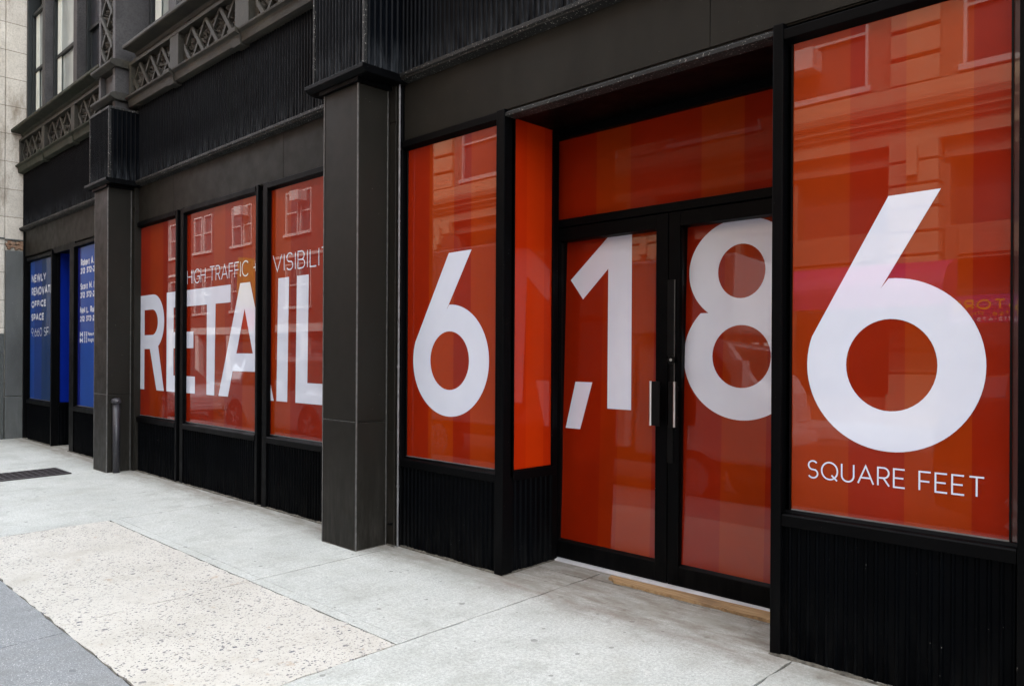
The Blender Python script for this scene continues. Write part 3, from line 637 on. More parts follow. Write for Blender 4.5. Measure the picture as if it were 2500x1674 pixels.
# --- vinyl lettering -------------------------------------------------
WH = MT['white']; YF = -.0022
def six(cx, cz, rx, rz, hx, hz, sx0, sx1, zt, notch, win, clip=None):
    # ring with a straight diagonal stem rising from its left side
    top_l, top_r = (sx0, zt - .004), (sx1, zt)
    a0 = 160
    tx, tz = cx + rx * math.cos(R(a0)), cz + rz * math.sin(R(a0))
    an = math.degrees(math.atan2((notch[1] - cz) / rz, (notch[0] - cx) / rx))
    out = [top_l, top_r, notch] + [p for p in arc(cx, cz, rx, rz, an - 6, a0 - 360, 64)]
    return flat_shape([out, arc(cx, cz, hx, hz, 0, 360, 48)[:-1]], YF, 'lettering', WH, win)
six(-4.668, 1.556, .455, .444, .233, .233, -4.678, -4.414, 2.415, (-4.713, 1.945), W1)
six(-1.3505, 1.562, .4185, .43, .2145, .229, -1.362, -1.125, 2.405, (-1.397, 1.944), W2)
text('SQUARE FEET', -1.764, -.934, .957, 1.054, .0080, YF, 'letter', WH, W2, track=.17, split=True)
# door: comma, 1, 8
def on_door(loops, d, clip=None):
    o = flat_shape(loops, 0, 'lettering', WH, d, clip)
    for v in o.data.vertices:
        g = gdoor(v.co.z) - .0022; k = (4.0695 + g) / (4.0695 + .61); v.co = (v.co.x * k, v.co.y + g, 1.6 + (v.co.z - 1.6) * k)
    return o
on_door([[(-3.562, 2.495), (-3.348, 2.495), (-3.348, 1.205), (-3.565, 1.205), (-3.562, 2.255), (-3.804, 2.036), (-3.928, 2.191)]], doors['left'])
on_door([[(-3.875, 1.398), (-3.709, 1.398), (-3.826, 1.033), (-3.973, 1.033)]], doors['left'])
ce = -2.478
def eight():
    # one outline: upper bowl and lower bowl meeting in the two waist notches
    zu, zl, ru, rzu, rl, rzl = 2.165, 1.597, .388, .345, .428, .413
    aw_u = math.degrees(math.asin((1.893 - zu) / rzu)); aw_l = math.degrees(math.asin((1.893 - zl) / rzl)); wx = .19
    up = [p for p in arc(ce, zu, ru, rzu, aw_u, 180 - aw_u, 60) if p[1] > 1.905 or abs(p[0] - ce) > wx]; lo = [p for p in arc(ce, zl, rl, rzl, 180 - aw_l, 360 + aw_l, 72) if p[1] < 1.88 or abs(p[0] - ce) > wx]
    xw = ru * math.cos(R(aw_u)); print('waist', xw, rl * math.cos(R(aw_l)))
    return [up + lo, arc(ce, 2.16, .168, .178, 0, 360, 40)[:-1], arc(ce, 1.601, .208, .206, 0, 360, 44)[:-1]]
on_door(eight(), doors['right'], (-2.917, -2.007, 2.50))
# RETAIL across three panes
zt, zb = 2.385, 1.114
Rl = [[(-11.155, zb), (-11.145, zt), (-10.66, zt)] + arc(-10.66, 2.02, .365, .365, 90, -62, 30)[1:] + [(-10.292, zb), (-10.535, zb), (-10.765, 1.66), (-10.955, 1.66), (-10.955, zb)],
      [(-10.955, 2.187), (-10.69, 2.187)] + arc(-10.69, 2.017, .19, .17, 90, -90, 20)[1:] + [(-10.955, 1.847)]]
El = [[(-10.213, zb), (-10.213, zt), (-8.43, zt), (-8.43, 2.184), (-8.808, 2.184), (-8.83, zb), (-9.036, zb), (-9.036, 2.184), (-9.995, 2.184), (-9.995, 1.871), (-9.405, 1.871), (-9.405, 1.668), (-9.995, 1.668), (-9.995, 1.322), (-9.357, 1.322), (-9.357, zb)]]
Al = [[(-8.722, zb), (-8.20, zt), (-7.972, zt), (-7.441, zb), (-7.66, zb), (-7.80, 1.408), (-8.371, 1.408), (-8.483, zb)], [(-8.283, 1.606), (-8.094, 2.10), (-7.90, 1.606)]]
Il = [[(-7.388, zb), (-7.361, zt), (-7.146, zt), (-7.17, zb)]]
Ll = [[(-7.009, zb), (-6.991, zt), (-6.769, zt), (-6.786, 1.317), (-6.25, 1.317), (-6.25, zb)]]
flat_shape(Rl, YF, 'lettering', WH, W3, (-11.155, -9.845))
flat_shape(El, YF, 'lettering', WH, W3, (-11.155, -9.845)); flat_shape(El, YF, 'lettering', WH, W4, (-9.598, -7.77))
flat_shape(Al, YF, 'lettering', WH, W4, (-9.598, -7.77)); flat_shape(Al, YF, 'lettering', WH, W5, (-7.508, -5.9))
flat_shape(Il, YF, 'lettering', WH, W5); flat_shape(Ll, YF, 'lettering', WH, W5)
text('HIGH TRAFFIC +', -9.592, -7.80, 2.452, 2.630, .0138, YF, 'letter', WH, W4, (-9.598, -7.77), track=.15, split=True)
text('VISIBILITY', -7.478, -6.17, 2.452, 2.634, .0138, YF, 'letter', WH, W5, track=.16, split=True)
# blue windows
for s, x0, x1, z0, z1, t in (('NEWLY', -16.375, -15.485, 2.885, 3.03, .035), ('RENOVATED', -16.375, -14.94, 2.645, 2.795, .035), ('OFFICE', -16.39, -15.478, 2.425, 2.55, .035), ('SPACE', -16.39, -15.60, 2.185, 2.315, .035), ('9,660 SF', -16.385, -15.32, 1.90, 2.055, .015)):
    text(s, x0, x1, z0, z1, t, YF, 'lettering', WH, W6, (-16.46, -15.025), track=.10)
for s, x0, x1, z0, z1, t in (('Robert A. S', -13.61, -12.86, 2.985, 3.097, .026), ('212 372-24', -13.62, -12.87, 2.86, 2.955, .026), ('Scott M. Br', -13.625, -12.86, 2.608, 2.712, .026), ('212 372-24', -13.625, -12.87, 2.475, 2.57, .026),
                             ('Neil L. Rubi', -13.635, -12.88, 2.232, 2.335, .026), ('212 372-24', -13.635, -12.87, 2.10, 2.19, .026), ('Newma', -13.25, -12.90, 1.87, 1.93, .013), ('Knight F', -13.25, -12.88, 1.775, 1.84, .013)):
    text(s, x0, x1, z0, z1, t, YF, 'lettering', WH, W7, track=.12)
b = MB()
for z in (1.765, 1.86):
    b.face([(-13.64, YF, z), (-13.60, YF, z), (-13.60, YF, z + .075), (-13.64, YF, z + .075)]); b.face([(-13.54, YF, z), (-13.50, YF, z), (-13.50, YF, z + .075), (-13.54, YF, z + .075)])
    b.face([(-13.60, YF, z + .025), (-13.54, YF, z + .025), (-13.54, YF, z + .05), (-13.60, YF, z + .05)])
for k in range(8): 
    z = 1.765 + k * .0225
    b.face([(-13.44, YF, z), (-13.385, YF, z), (-13.385, YF, z + .013), (-13.44, YF, z + .013)]); b.face([(-13.35, YF, z), (-13.295, YF, z), (-13.295, YF, z + .013), (-13.35, YF, z + .013)])
b.build('logo', WH, W7)

# --- old upper storey: cornice, lattice frieze, sill, windows
def leaf_ornament(x0, x1, y, z0, z1, seed):
    rnd = random.Random(seed); b = MB()
    n = int((x1 - x0) * (z1 - z0) * 420)
    for _ in range(n):
        x, z = rnd.uniform(x0, x1), rnd.uniform(z0, z1); a = rnd.uniform(0, 6.28); l, wd, h = rnd.uniform(.025, .05), rnd.uniform(.012, .022), rnd.uniform(.025, .062)
        ca, sa = math.cos(a), math.sin(a); P = lambda u, v, d: (x + u * ca - v * sa, y - d, z + u * sa + v * ca)
        tip, tail, l1, r1, top = P(l, 0, .004), P(-l, 0, 0), P(0, wd, 0), P(0, -wd, 0), P(rnd.uniform(-.01, .01), 0, h)
        i = len(b.v); b.v += [tip, l1, tail, r1, top]; b.f += [(i, i + 1, i + 4), (i + 1, i + 2, i + 4), (i + 2, i + 3, i + 4), (i + 3, i, i + 4)]
    return b
def lattice(x0, x1, z0, z1, y, cell, seed, vertical=False):
    b = MB(); b.box(x0 - .02, x1 + .02, y, y + .05, z0 - .02, z1 + .02)
    o = b.build('lattice_panel', MT['old'], BL)
    leaf_ornament(x0, x1, y - .012, z0, z1, seed).build('leaf_ornament', MT['orn'], o)
    # two families of diagonal bars, cut to the panel
    for s, ya, w2 in ((-1, y - .085, .034), (1, y - .070, .026)):
        b = MB(); H = z1 - z0; n = int((x1 - x0 + H) / cell) + 2
        for k in range(-n, n + 1):
            xs = x0 + cell * .5 + k * cell; run = cell * (H / (cell * 1.15))
            q = []
            for za, zb_ in ((z0, z1),):
                dx = s * run
                poly = [(xs - w2, za), (xs + w2, za), (xs + dx + w2, zb_), (xs + dx - w2, zb_)]
                # clip to x0..x1
                for lim, sg in ((x0, 1), (x1, -1)):
                    out = []
                    for (ax, az), (bx, bz) in zip(poly, poly[1:] + poly[:1]):
                        ia, ib = sg * (ax - lim) >= 0, sg * (bx - lim) >= 0
                        if ia: out.append((ax, az))
                        if ia != ib: t = (lim - ax) / (bx - ax); out.append((lim, az + t * (bz - az)))
                    poly = out
                    if len(poly) < 3: break
                if len(poly) >= 3: b.prism(poly, ya, ya + .03, 'y')
        b.build('lattice_bars', MT['old'], o)
    return o
zc0, zc1 = 4.955, 5.10      # cornice
zl0, zl1 = 5.105, 5.52      # frieze
UP = [(-16.72, -12.05, [(-15.30, -15.06), (-13.70, -13.45)], -16.42), (-11.2, -6.3, [(-9.83, -9.50), (-8.09, -7.70)], -11.12), (-5.35, .0, [(-4.0, -3.65), (-2.2, -1.85)], -5.28)]
for i, (x0, x1, st, _) in enumerate(UP):
    cx1 = x1
    b = MB(); b.prism([(-.19, zc1 - .012), (-.185, zc1 - .035), (-.15, zc1 - .055), (-.135, zc0), (-.10, zc0 - .01), (.0, zc0 - .01), (.0, zc1), (-.12, zc1)], x0 - .05 if i == 0 else x0, x1)
    for a, c in st: b.prism([(-.215, zc1 - .004), (-.21, zc1 - .05), (-.165, zc1 - .07), (-.15, zc0 - .03), (-.10, zc0 - .035), (.0, zc0 - .03), (.0, zc1 + .003), (-.12, zc1 + .003)], a - .02, a + .16)
    cn = b.build('cornice', MT['moss'] if i == 0 else MT['old'], BL, .004)
    xs = [x0 + .06] + [v for a, c in st for v in (a, c)] + [x1 - .08]
    for k in range(0, len(xs), 2): lattice(xs[k] + .02, xs[k + 1] - .02, zl0 + .01, zl1 - .01, -.02, .37 if i else .40, 10 * i + k)
    b = MB()
    for a, c in st: b.box(a, c - .08, -.135, .0, zl0, zl1 + .02); b.box(c - .08, c, -.06, .0, zl0, zl1)
    b.box(x0, x0 + .07, -.135, .0, zl0, zl1); b.box(x1 - .07, x1, -.135, .0, zl0, zl1)
    b.prism([(-.14, zl1), (-.14, zl1 + .045), (-.11, zl1 + .05), (-.08, zl1 + .12), (.0, zl1 + .12), (.0, zl1)], x0, x1)
    b.build('frieze_frame', MT['old'], BL, .004)
    b = MB(); b.prism([(-.25, zl1 + .175), (-.26, zl1 + .19), (-.26, zl1 + .225), (-.23, zl1 + .245), (.05, zl1 + .275), (.05, zl1 + .12), (-.08, zl1 + .12), (-.10, zl1 + .165)], x0 - .055 if i == 0 else x0 + .1, x1); b.build('window_sill', MT['moss'] if i == 0 else MT['old'], BL, .006)
zs = zl1 + .27
# piers of the upper storey, over the shopfront piers
for i, cx in enumerate((-11.62, -5.80)):
    b = MB(); b.box(cx - .33, cx - .25, -.28, .3, 4.88, 10); b.box(cx + .22, cx + .32, -.28, .3, 4.88, 10); b.box(cx - .25, cx + .22, -.20, .3, 4.88, 10)
    b.box(cx - .20, cx + .17, -.225, -.2, 5.20, 5.48)
    p = b.build('upper_pier', MT['oldstone'], BL, .006)
    b = MB()
    for za in (5.08, 5.53): b.prism([(-.36, za), (-.37, za + .012), (-.37, za + .035), (-.34, za + .06), (-.29, za + .075), (0, za + .075), (0, za - .03), (-.30, za - .03)], cx - .40, cx + .39)
    b.build('band', MT['old'], p, .004)
    lattice(cx - .245, cx + .215, 5.66, 8.6, -.205, .40, 90 + i)
# window bays above
def sash(x0, x1, z0, z1, y, lit):
    b = MB(); fwid = .055
    b.box(x0, x0 + fwid, y - .04, y + .06, z0, z1); b.box(x1 - fwid, x1, y - .04, y + .06, z0, z1); b.box(x0, x1, y - .05, y + .07, z0 - .02, z0 + .07); b.box(x0, x1, y - .04, y + .06, z1 - .06, z1)
    zm = (z0 + z1) / 2; b.box(x0 + fwid, x1 - fwid, y - .012, y + .04, zm - .03, zm + .03)
    b.box(x0 + fwid, x0 + fwid + .035, y + .01, y + .05, z0, z1); b.box(x1 - fwid - .035, x1 - fwid, y + .01, y + .05, z0, z1)
    o = b.build('sash_window', MT['frame'], BL, .004)
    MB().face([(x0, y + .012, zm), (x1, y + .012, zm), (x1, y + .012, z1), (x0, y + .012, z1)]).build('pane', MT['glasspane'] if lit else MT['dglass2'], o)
    if lit: MB().box(x0 + .10, x0 + .10 + .2 * lit, y + .004, y + .0115, z0 + .08, z1).build('reflection_strip', MT['reflection_strip'], o)  # bright sky reflection put in as a pale strip before the pane
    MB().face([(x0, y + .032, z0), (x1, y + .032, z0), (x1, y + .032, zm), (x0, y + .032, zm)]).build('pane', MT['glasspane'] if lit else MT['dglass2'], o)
    return o
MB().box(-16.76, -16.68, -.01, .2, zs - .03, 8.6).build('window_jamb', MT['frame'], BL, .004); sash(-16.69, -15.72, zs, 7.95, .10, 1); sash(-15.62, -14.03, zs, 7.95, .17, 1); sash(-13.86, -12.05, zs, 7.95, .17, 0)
b = MB(); b.box(-15.80, -15.64, -.0, .3, zs - .05, 8.6); b.box(-14.06, -13.88, -.0, .3, zs - .05, 8.6); b.box(-12.22, -11.95, -.03, .3, zs - .05, 8.6); b.build('window_pier', MT['oldstone'], BL, .006)
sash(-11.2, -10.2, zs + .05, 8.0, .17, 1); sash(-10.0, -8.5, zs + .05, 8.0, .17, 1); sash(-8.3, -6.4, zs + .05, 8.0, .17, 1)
b = MB(); b.box(-10.22, -9.98, .0, .3, zs, 8.6); b.box(-8.52, -8.28, .0, .3, zs, 8.6); b.build('window_pier', MT['oldstone'], BL, .006)
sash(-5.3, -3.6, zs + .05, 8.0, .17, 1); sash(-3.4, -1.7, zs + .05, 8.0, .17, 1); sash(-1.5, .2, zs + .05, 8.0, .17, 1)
b = MB(); b.box(-3.62, -3.38, .0, .3, zs, 8.6); b.box(-1.72, -1.48, .0, .3, zs, 8.6); b.build('window_pier', MT['oldstone'], BL, .006)
b = MB(); b.box(-16.8, .6, .35, .5, zs - .1, 10); b.box(-16.8, .6, .0, .4, 8.5, 19); b.box(-16.5, .6, .12, 2.0, 3.45, zs - .1); b.box(-16.8, .6, 2.0, 2.1, -.1, 19)
b.build('wall', MT['oldstone'], BL)  # unseen upper storeys, built up plain to block sky light
# plain infill behind the display windows so that no light leaks
b = MB(); b.box(-5.3, -4.06, .06, .2, -.1, 3.45); b.box(-1.9, .6, .06, .2, -.1, 3.45); b.box(-11.7, -5.3, .06, .2, -.1, 3.45); b.box(-16.6, -15.0, .06, .2, -.1, 3.45); b.box(-13.9, -11.6, .06, .2, -.1, 3.45)
b.box(-4.3, -1.7, .76, .9, -.1, 3.45); b.box(-15.2, -13.7, 1.0, 1.1, -.1, 3.45); b.build('backing_wall', MT['void'], BL)

# ================================================================== STREET THINGS ON THE WALK
bo = thing('bollard', 'slim grey steel pipe bollard with a round cap beside the far pier', 'bollard', (-11.12, -.30, gz(-11.1, -.3)))
b = MB(); b.cyl((-11.115, -.30, -.05), (-11.13, -.30, .945), .046, n=24); b.build('post', MT['bollard'], bo, smooth=True)
b = MB(); b.lathe((-11.13, -.30, .945), [(.0, .055), (.035, .05), (.058, .035), (.064, .015), (.064, -.012), (.05, -.02)], 24); b.build('cap', MT['bollard'], bo, smooth=True)

# sidewalk grating: frame and cross bars over a black sheet that paints the shade below
gr = thing('sidewalk_grate', 'rusty dark metal grating set into the pale sidewalk by the far pier', 'grate', (-11.8, -1.5, gz(-11.8, -1.5)))
gx0, gx1, gy0, gy1 = -12.15, -11.46, -2.40, -.745
def sl(b, x0, x1, y0, y1, h0, h1):
    i = len(b.v); b.v += [(x, y, gz(x, y) + h) for h in (h0, h1) for y in (y0, y1) for x in (x0, x1)]
    b.f += [tuple(i + k for k in q) for q in ((0, 2, 3, 1), (4, 5, 7, 6), (0, 1, 5, 4), (2, 6, 7, 3), (0, 4, 6, 2), (1, 3, 7, 5))]
b = MB(); sl(b, gx0, gx1, gy0, gy0 + .03, .001, .014); sl(b, gx0, gx1, gy1 - .03, gy1, .001, .014); sl(b, gx0, gx0 + .03, gy0 + .03, gy1 - .03, .001, .014); sl(b, gx1 - .055, gx1, gy0 + .03, gy1 - .03, .001, .014)
b.build('frame', MT['grate'], gr)
b = MB(); n = 15
for k in range(1, n): x = gx0 + (gx1 - gx0) * k / n; sl(b, x - .006, x + .006, gy0 + .03, gy1 - .03, .003, .012)
for k in range(1, 20): y = gy0 + (gy1 - gy0) * k / 20; sl(b, gx0 + .03, gx1 - .05, y - .007, y + .007, .003, .013)
b.build('bars', MT['grate'], gr)
b = MB(); sl(b, gx0 + .01, gx1 - .01, gy0 + .01, gy1 - .01, .0005, .002); b.build('shade_sheet', MT['void'], gr)

# plank wedged along the door threshold
b = MB(); n = 40; rnd = random.Random(3); xa, xb = -3.39, -1.97
top, bot = [], []
for k in range(n + 1):
    x = xa + (xb - xa) * k / n; yb = .44 + .062 * k / n; wv = .085 + .045 * k / n + rnd.uniform(-.006, .006) + (.0 if k > 1 else -.035)
    top.append((x, yb)); bot.append((x + .01, yb - wv))
i = len(b.v)
for (x, y), (x2, y2) in zip(top, bot): b.v += [(x, y, gz(x, y) + .002), (x, y, gz(x, y) + .026), (x2, y2, gz(x2, y2) + .022 + rnd.uniform(-.003, .002)), (x2, y2, gz(x2, y2) + .002)]
for k in range(n):
    o = i + 4 * k
    b.f += [(o + j, o + 4 + j, o + 4 + (j + 1) % 4, o + (j + 1) % 4) for j in range(4)]
b.f += [(i, i + 1, i + 2, i + 3), (i + 4 * n + 3, i + 4 * n + 2, i + 4 * n + 1, i + 4 * n)]
tag(b.build('wooden_plank', MT['wood']), 'weathered brown wooden plank lying along the bottom of the glass doors', 'plank')

# ================================================================== NEIGHBOUR: pale stone building
SB = thing('stone_building', 'pale weathered limestone building beyond the dark shopfront', 'building', (-19, 0, 0))
SX = -16.785
b = MB(); b.box(-26, SX, -.335, 1, 3.70, 19); b.box(-26, SX - .004, -1.3, -.345, 1.95, 19); b.box(-26, SX - .05, -.335, 1, -.1, 3.71); b.box(-26, SX - .03, -1.28, -.33, 1.9, 19); b.box(-26, SX - .06, -.5, 1, -.1, 2)
b.build('wall', MT['limestone'], SB, .012)
b = MB(); b.box(-26, SX + .006, -1.32, -.345, -.1, 1.60); b.box(-26, SX + .016, -1.33, -.345, 1.60, 1.95); b.build('granite_base', MT['granite'], SB, .01)
b = MB(); b.box(SX - .04, SX + .022, -.335, -.005, -.1, .78); b.box(SX - .04, SX + .016, -.33, -.008, .79, 3.50); b.build('metal_panel', MT['panelgrey'], SB, .01)
b = MB(); rnd = random.Random(5)
for k in range(34):
    y = rnd.uniform(-.33, -.06); z = rnd.uniform(3.52, 3.66); b.box(SX - .06, SX - .012 + rnd.uniform(0, .02), y, y + rnd.uniform(.04, .08), z, z + rnd.uniform(.03, .05))
b.build('broken_brick', MT['brickpatch'], SB, .006)
b = MB(); b.box(SX - .05, SX + .008, -.335, -.002, 3.69, 3.715); b.box(SX - .05, SX + .014, -.6, -.345, 3.70, 3.73); b.build('band', MT['granite'], SB, .006)
# ================================================================== ACROSS THE STREET (seen in the glass)
MT['lime2'] = stone('tan_limestone', (.25, .185, .115), (.34, .255, .165), 2, .85, .2)
MT['tanbrick'] = stone('tan_brick', (.17, .12, .075), (.25, .18, .115), 3, .9, .2, (.22, .075, .010, (.8, .75, .7), .5))
MT['redbrick'] = stone('red_brick', (.085, .04, .03), (.13, .06, .045), 3, .9, .2, (.22, .075, .010, (.6, .55, .5), .5))
MT['dglass'] = glass_dark('street_glass', (.05, .05, .055))
MT['trim'] = simple('pale_trim', (.34, .32, .30), .6)
MT['dwood'] = simple('dark_storefront', (.06, .045, .035), .5)
FY = -16.0
def far_window(p, x0, x1, z0, z1, ac=False):
    b = MB(); t = .07
    b.box(x0, x0 + t, FY - .12, FY + .0, z0, z1); b.box(x1 - t, x1, FY - .12, FY, z0, z1); b.box(x0 + t, x1 - t, FY - .12, FY, z1 - t, z1); b.box(x0 - .08, x1 + .08, FY - .12, FY + .1, z0 - .14, z0)
    b.box(x0 + t, x1 - t, FY - .12, FY - .02, (z0 + z1) / 2 - .035, (z0 + z1) / 2 + .035)
    o = b.build('window', MT['trim'], p)
    MB().box(x0 + t, x1 - t, FY - .16, FY - .1, z0, z1).build('pane', MT['dglass'], o)
    return o
def facade(p, x0, x1, z0, z1, holes, mat, name='wall'):
    """brick front with real openings (columns of holes share x-ranges)"""
    b = MB(); cols = sorted(set(h[:2] for h in holes)); x = x0
    for a, c in cols:
        if a > x: b.box(x, a, FY - .4, FY, z0, z1)
        z = z0
        for h in sorted(h for h in holes if h[:2] == (a, c)): b.box(a, c, FY - .4, FY, z, h[2]); z = h[3]
        b.box(a, c, FY - .4, FY, z, z1); x = c
    b.box(x, x1, FY - .4, FY, z0, z1)
    b.box(x0, x1, FY - 8, FY - 5, z0, z1)
    return b.build(name, mat, p)
# tan building with rusticated piers and a moulded cornice
TA = thing('limestone_building', 'tan stone and brick building across the street with banded piers and a moulded cornice', 'building', (-10, FY, 0))
pr = [-23.95, -15.3, -6.65, 2.0, 10.6]
H = []
for k in range(4):
    a, c = pr[k] + 1.25, pr[k + 1] - .25; m = (a + c) / 2
    for zz in (8.35, 12.2, 15.9): H += [(a + .3, m - .25, zz, zz + 2.7), (m + .25, c - .3, zz, zz + 2.7)]
facade(TA, pr[0] - .6, pr[-1] + 1, 8.05, 24, H, MT['tanbrick'])
for h in H: far_window(TA, *h)
b = MB()
for x in pr:
    z = .7
    while z < 6.5: b.box(x, x + 1.08, FY - .5, FY + .22, z, z + .50); b.box(x + .02, x + 1.06, FY - .5, FY + .17, z + .50, z + .56); z += .56
    b.box(x - .05, x + 1.13, FY - .5, FY + .26, -.1, .7); b.box(x + .42, x + .66, FY + .2, FY + .36, 5.9, 6.6)
    z = 8.1
    while z < 23: b.box(x, x + 1.08, FY - .2, FY + .12, z + .06, z + .62); z += .66
b.build('banded_pier', MT['lime2'], TA, .02)
b = MB(); b.prism([(FY - .3, 6.75), (FY + .12, 6.75), (FY + .14, 7.1), (FY + .22, 7.13), (FY + .24, 7.22), (FY + .34, 7.28), (FY + .34, 7.36), (FY + .46, 7.46), (FY + .52, 7.62), (FY + .52, 7.72), (FY + .2, 7.76), (FY + .2, 8.1), (FY - .3, 8.1)], pr[0] - .6, pr[-1] + 1)
b.build('cornice', MT['lime2'], TA)
b = MB()
for k in range(4):
    a, c = pr[k] + 1.13, pr[k + 1] - .05
    b.box(a, c, FY - .9, FY - .7, -.1, 6.75); 
    for q in range(4): 
        xx = a + (c - a) * q / 3; b.box(xx - .09, xx + .09, FY - .7, FY - .2, -.1, 6.75)
    b.box(a, c, FY - .7, FY - .1, 3.9, 4.7); b.box(a + .3, a + (c - a) / 2 - .2, FY - .1, FY - .05, 4.0, 4.6); b.box(a + (c - a) / 2 + .2, c - .3, FY - .1, FY - .05, 4.0, 4.6); b.box(a, c, FY - .7, FY - .15, -.1, .6); b.box(a, c, FY - .7, FY - .1, 6.3, 6.75)
b.build('shopfront', simple('brown_shopfront', (.16, .10, .065), .5), TA, .01)
b = MB()
for k in range(4): b.box(pr[k] + 1.13, pr[k + 1] - .05, FY - .68, FY - .6, .6, 6.3)
b.build('shop_glass', MT['dglass'], TA)
# arched doorway pier at the end
b = MB(); arcp = [(-22.9 + .55 * math.cos(R(t)), 5.75 + .55 * math.sin(R(t))) for t in range(0, 181, 15)]
b.prism([(-22.35, 3.9)] + arcp + [(-23.45, 3.9)], FY + .225, FY + .20, 'y'); b.build('arched_window', MT['dglass'], TA)
b = MB(); b.box(-9.15, -8.4, FY - .1, FY + .5, 9.0, 9.55); b.build('air_conditioner', MT['trim'], TA, .01)
# red awnings, each a thing
MT['awn'] = simple('magenta_awning', (.26, .006, .10), .6, 0, .15, 3); MT['awn2'] = simple('dark_purple_awning', (.09, .008, .08), .6)
def awning(x0, x1, z0, z1, out, mat, label):
    b = MB(); n = 8
    prof = [(FY + .23, z1)] + [(FY + .23 + out * math.sin(R(t * 90 / n)), z0 + .35 + (z1 - z0 - .35) * math.cos(R(t * 90 / n))) for t in range(1, n + 1)] + [(FY + .23 + out, z0), (FY + .23 + out - .03, z0), (FY + .24, z0 + .05)]
    b.prism(prof, x0, x1); o = b.build('awning', mat); return tag(o, label, 'awning')
awning(-8.86, -5.15, 2.75, 3.85, 1.1, MT['awn'], 'magenta red rounded awning across the street, seen reflected behind the big white 6')
aw = awning(-5.0, .6, 2.35, 3.0, 1.2, MT['awn2'], 'dark purple shop awning with yellow letters across the street')
yl = simple('yellow_letters', (.6, .38, .02), .6); wl = simple('white_letters', (.7, .7, .7), .6)
for s, x0, x1, z0, z1, t, m_ in (('S STORE', -3.3, -4.95, 2.62, 2.83, .035, yl), ('Coffee, Phone', -3.5, -4.9, 2.49, 2.58, .010, yl), ('Tel. 212-675-1946', -3.4, -4.95, 2.385, 2.455, .012, wl)):
    # readable from the street: runs towards -x for a viewer looking at this side
    bm_o = text(s, 0, abs(x1 - x0), z0, z1, t, 0, 'lettering', m_, None, track=.2)
    for v in bm_o.data.vertices: v.co = (x0 - v.co.x, FY + 1.435 - v.co.y * .5, v.co.z)
    bm_o.parent = aw; 
awning(-15.0, -9.6, 2.7, 3.7, 1.1, simple('white_awning', (.6, .58, .55), .6), 'pale cream awning across the street, seen reflected in the left door')
# red brick building
RB = thing('brick_building', 'red brick apartment building across the street with paired sash windows', 'building', (-43, FY, 0))
H = []
for x in (-59.5, -55.6, -51.3, -46.3, -41.6, -35.6, -31.0, -27.2):
    wdt = 2.4
    for zz in (4.0, 7.6, 11.2, 14.8): H.append((x, x + wdt, zz, zz + 2.1))
facade(RB, -62, -24.6, 3.1, 22, H, MT['redbrick'])
for h in H:
    m = (h[0] + h[1]) / 2; far_window(RB, h[0], m - .1, h[2], h[3]); far_window(RB, m + .1, h[1], h[2], h[3])
b = MB(); b.box(-62, -24.6, FY - .3, FY + .12, 2.7, 3.1); b.box(-62, -24.6, FY - .3, FY + .06, 6.4, 6.55)
for x in range(-62, -24, 4): b.box(x, x + .5, FY - .3, FY + .08, -.1, 2.7)
b.build('stone_band', MT['trim'], RB, .01)
MB().box(-62, -24.6, FY - .4, FY - .2, -.1, 2.7).build('shop_glass', MT['dglass'], RB)
for x in (-40.5, -34.5): MB().box(x, x + .75, FY - .1, FY + .45, 9.1, 9.6).build('air_conditioner', MT['trim'], RB, .02)
# yellow and red hanging banner
bn = thing('banner', 'tall narrow yellow banner hanging from the far facade, red strip below', 'banner', (-38.2, FY, 3))
MB().box(-38.35, -38.3, FY + .25, FY + 1.25, 4.0, 6.6).build('yellow_cloth', simple('yellow_cloth', (.42, .28, .03), .7), bn); MB().box(-38.35, -38.3, FY + .25, FY + 1.0, 2.9, 3.95).build('red_cloth', simple('red_cloth', (.5, .05, .05), .7), bn)
MB().cyl((-38.32, FY - .02, 6.55), (-38.32, FY + 1.3, 6.55), .02, n=8).build('bracket', MT['steel'], bn)
# two neighbours closing the far street
for nm, x0, x1, h, mt, lb in (('corner_building', -140, -62.1, 20, MT['redbrick'], 'plain red brick building far down the opposite side of the street'), ('unseen_end_building', 11.7, 19, 13, MT['redbrick'], 'unseen plain red brick building, kept low, on the opposite side behind the camera')):  # unseen end one kept low so more sky light comes in
    p = thing(nm, lb, 'building', ((x0 + x1) / 2, FY, 0)); Hs = []
    x = x0 + 2
    while x < x1 - 4:
        for zz in ((4, 8, 12, 16) if h > 15 else (4, 8)): Hs.append((x, x + 1.6, zz, zz + 2.2))
        x += 3.4
    facade(p, x0, x1, -.1, h, Hs, mt)
    Wb = MB()
    for a_, c_, z0_, z1_ in Hs: Wb.box(a_, c_, FY - .2, FY - .12, z0_, z1_)
    Wb.build('window_glass', MT['dglass'], p)
# rows further along our own side
for nm, x0, x1, lb in (('row_building', -140, -26.1, 'grey stone building further along on the shop side'), ('unseen_side_building', .7, 7, 'unseen plain building, kept low, on the shop side to the right of the dark shopfront')):
    hh = 19 if x0 < 0 else 9  # unseen right-hand building kept low to let sky light in
    p = thing(nm, lb, 'building', ((x0 + x1) / 2, 0, 0)); MB().box(x0, x1, -.02, 3, -.1, hh).build('wall', MT['limestone'] if x0 < -50 else MT['oldstone'], p)
    b = MB(); x = x0 + 2
    while x < x1 - 3:
        for zz in ((1, 5, 9, 13) if hh > 10 else (1, 5)): b.box(x, x + 1.5, -.05, .1, zz, zz + 2.3)
        x += 3.2
    b.build('window_glass', MT['dglass'], p)

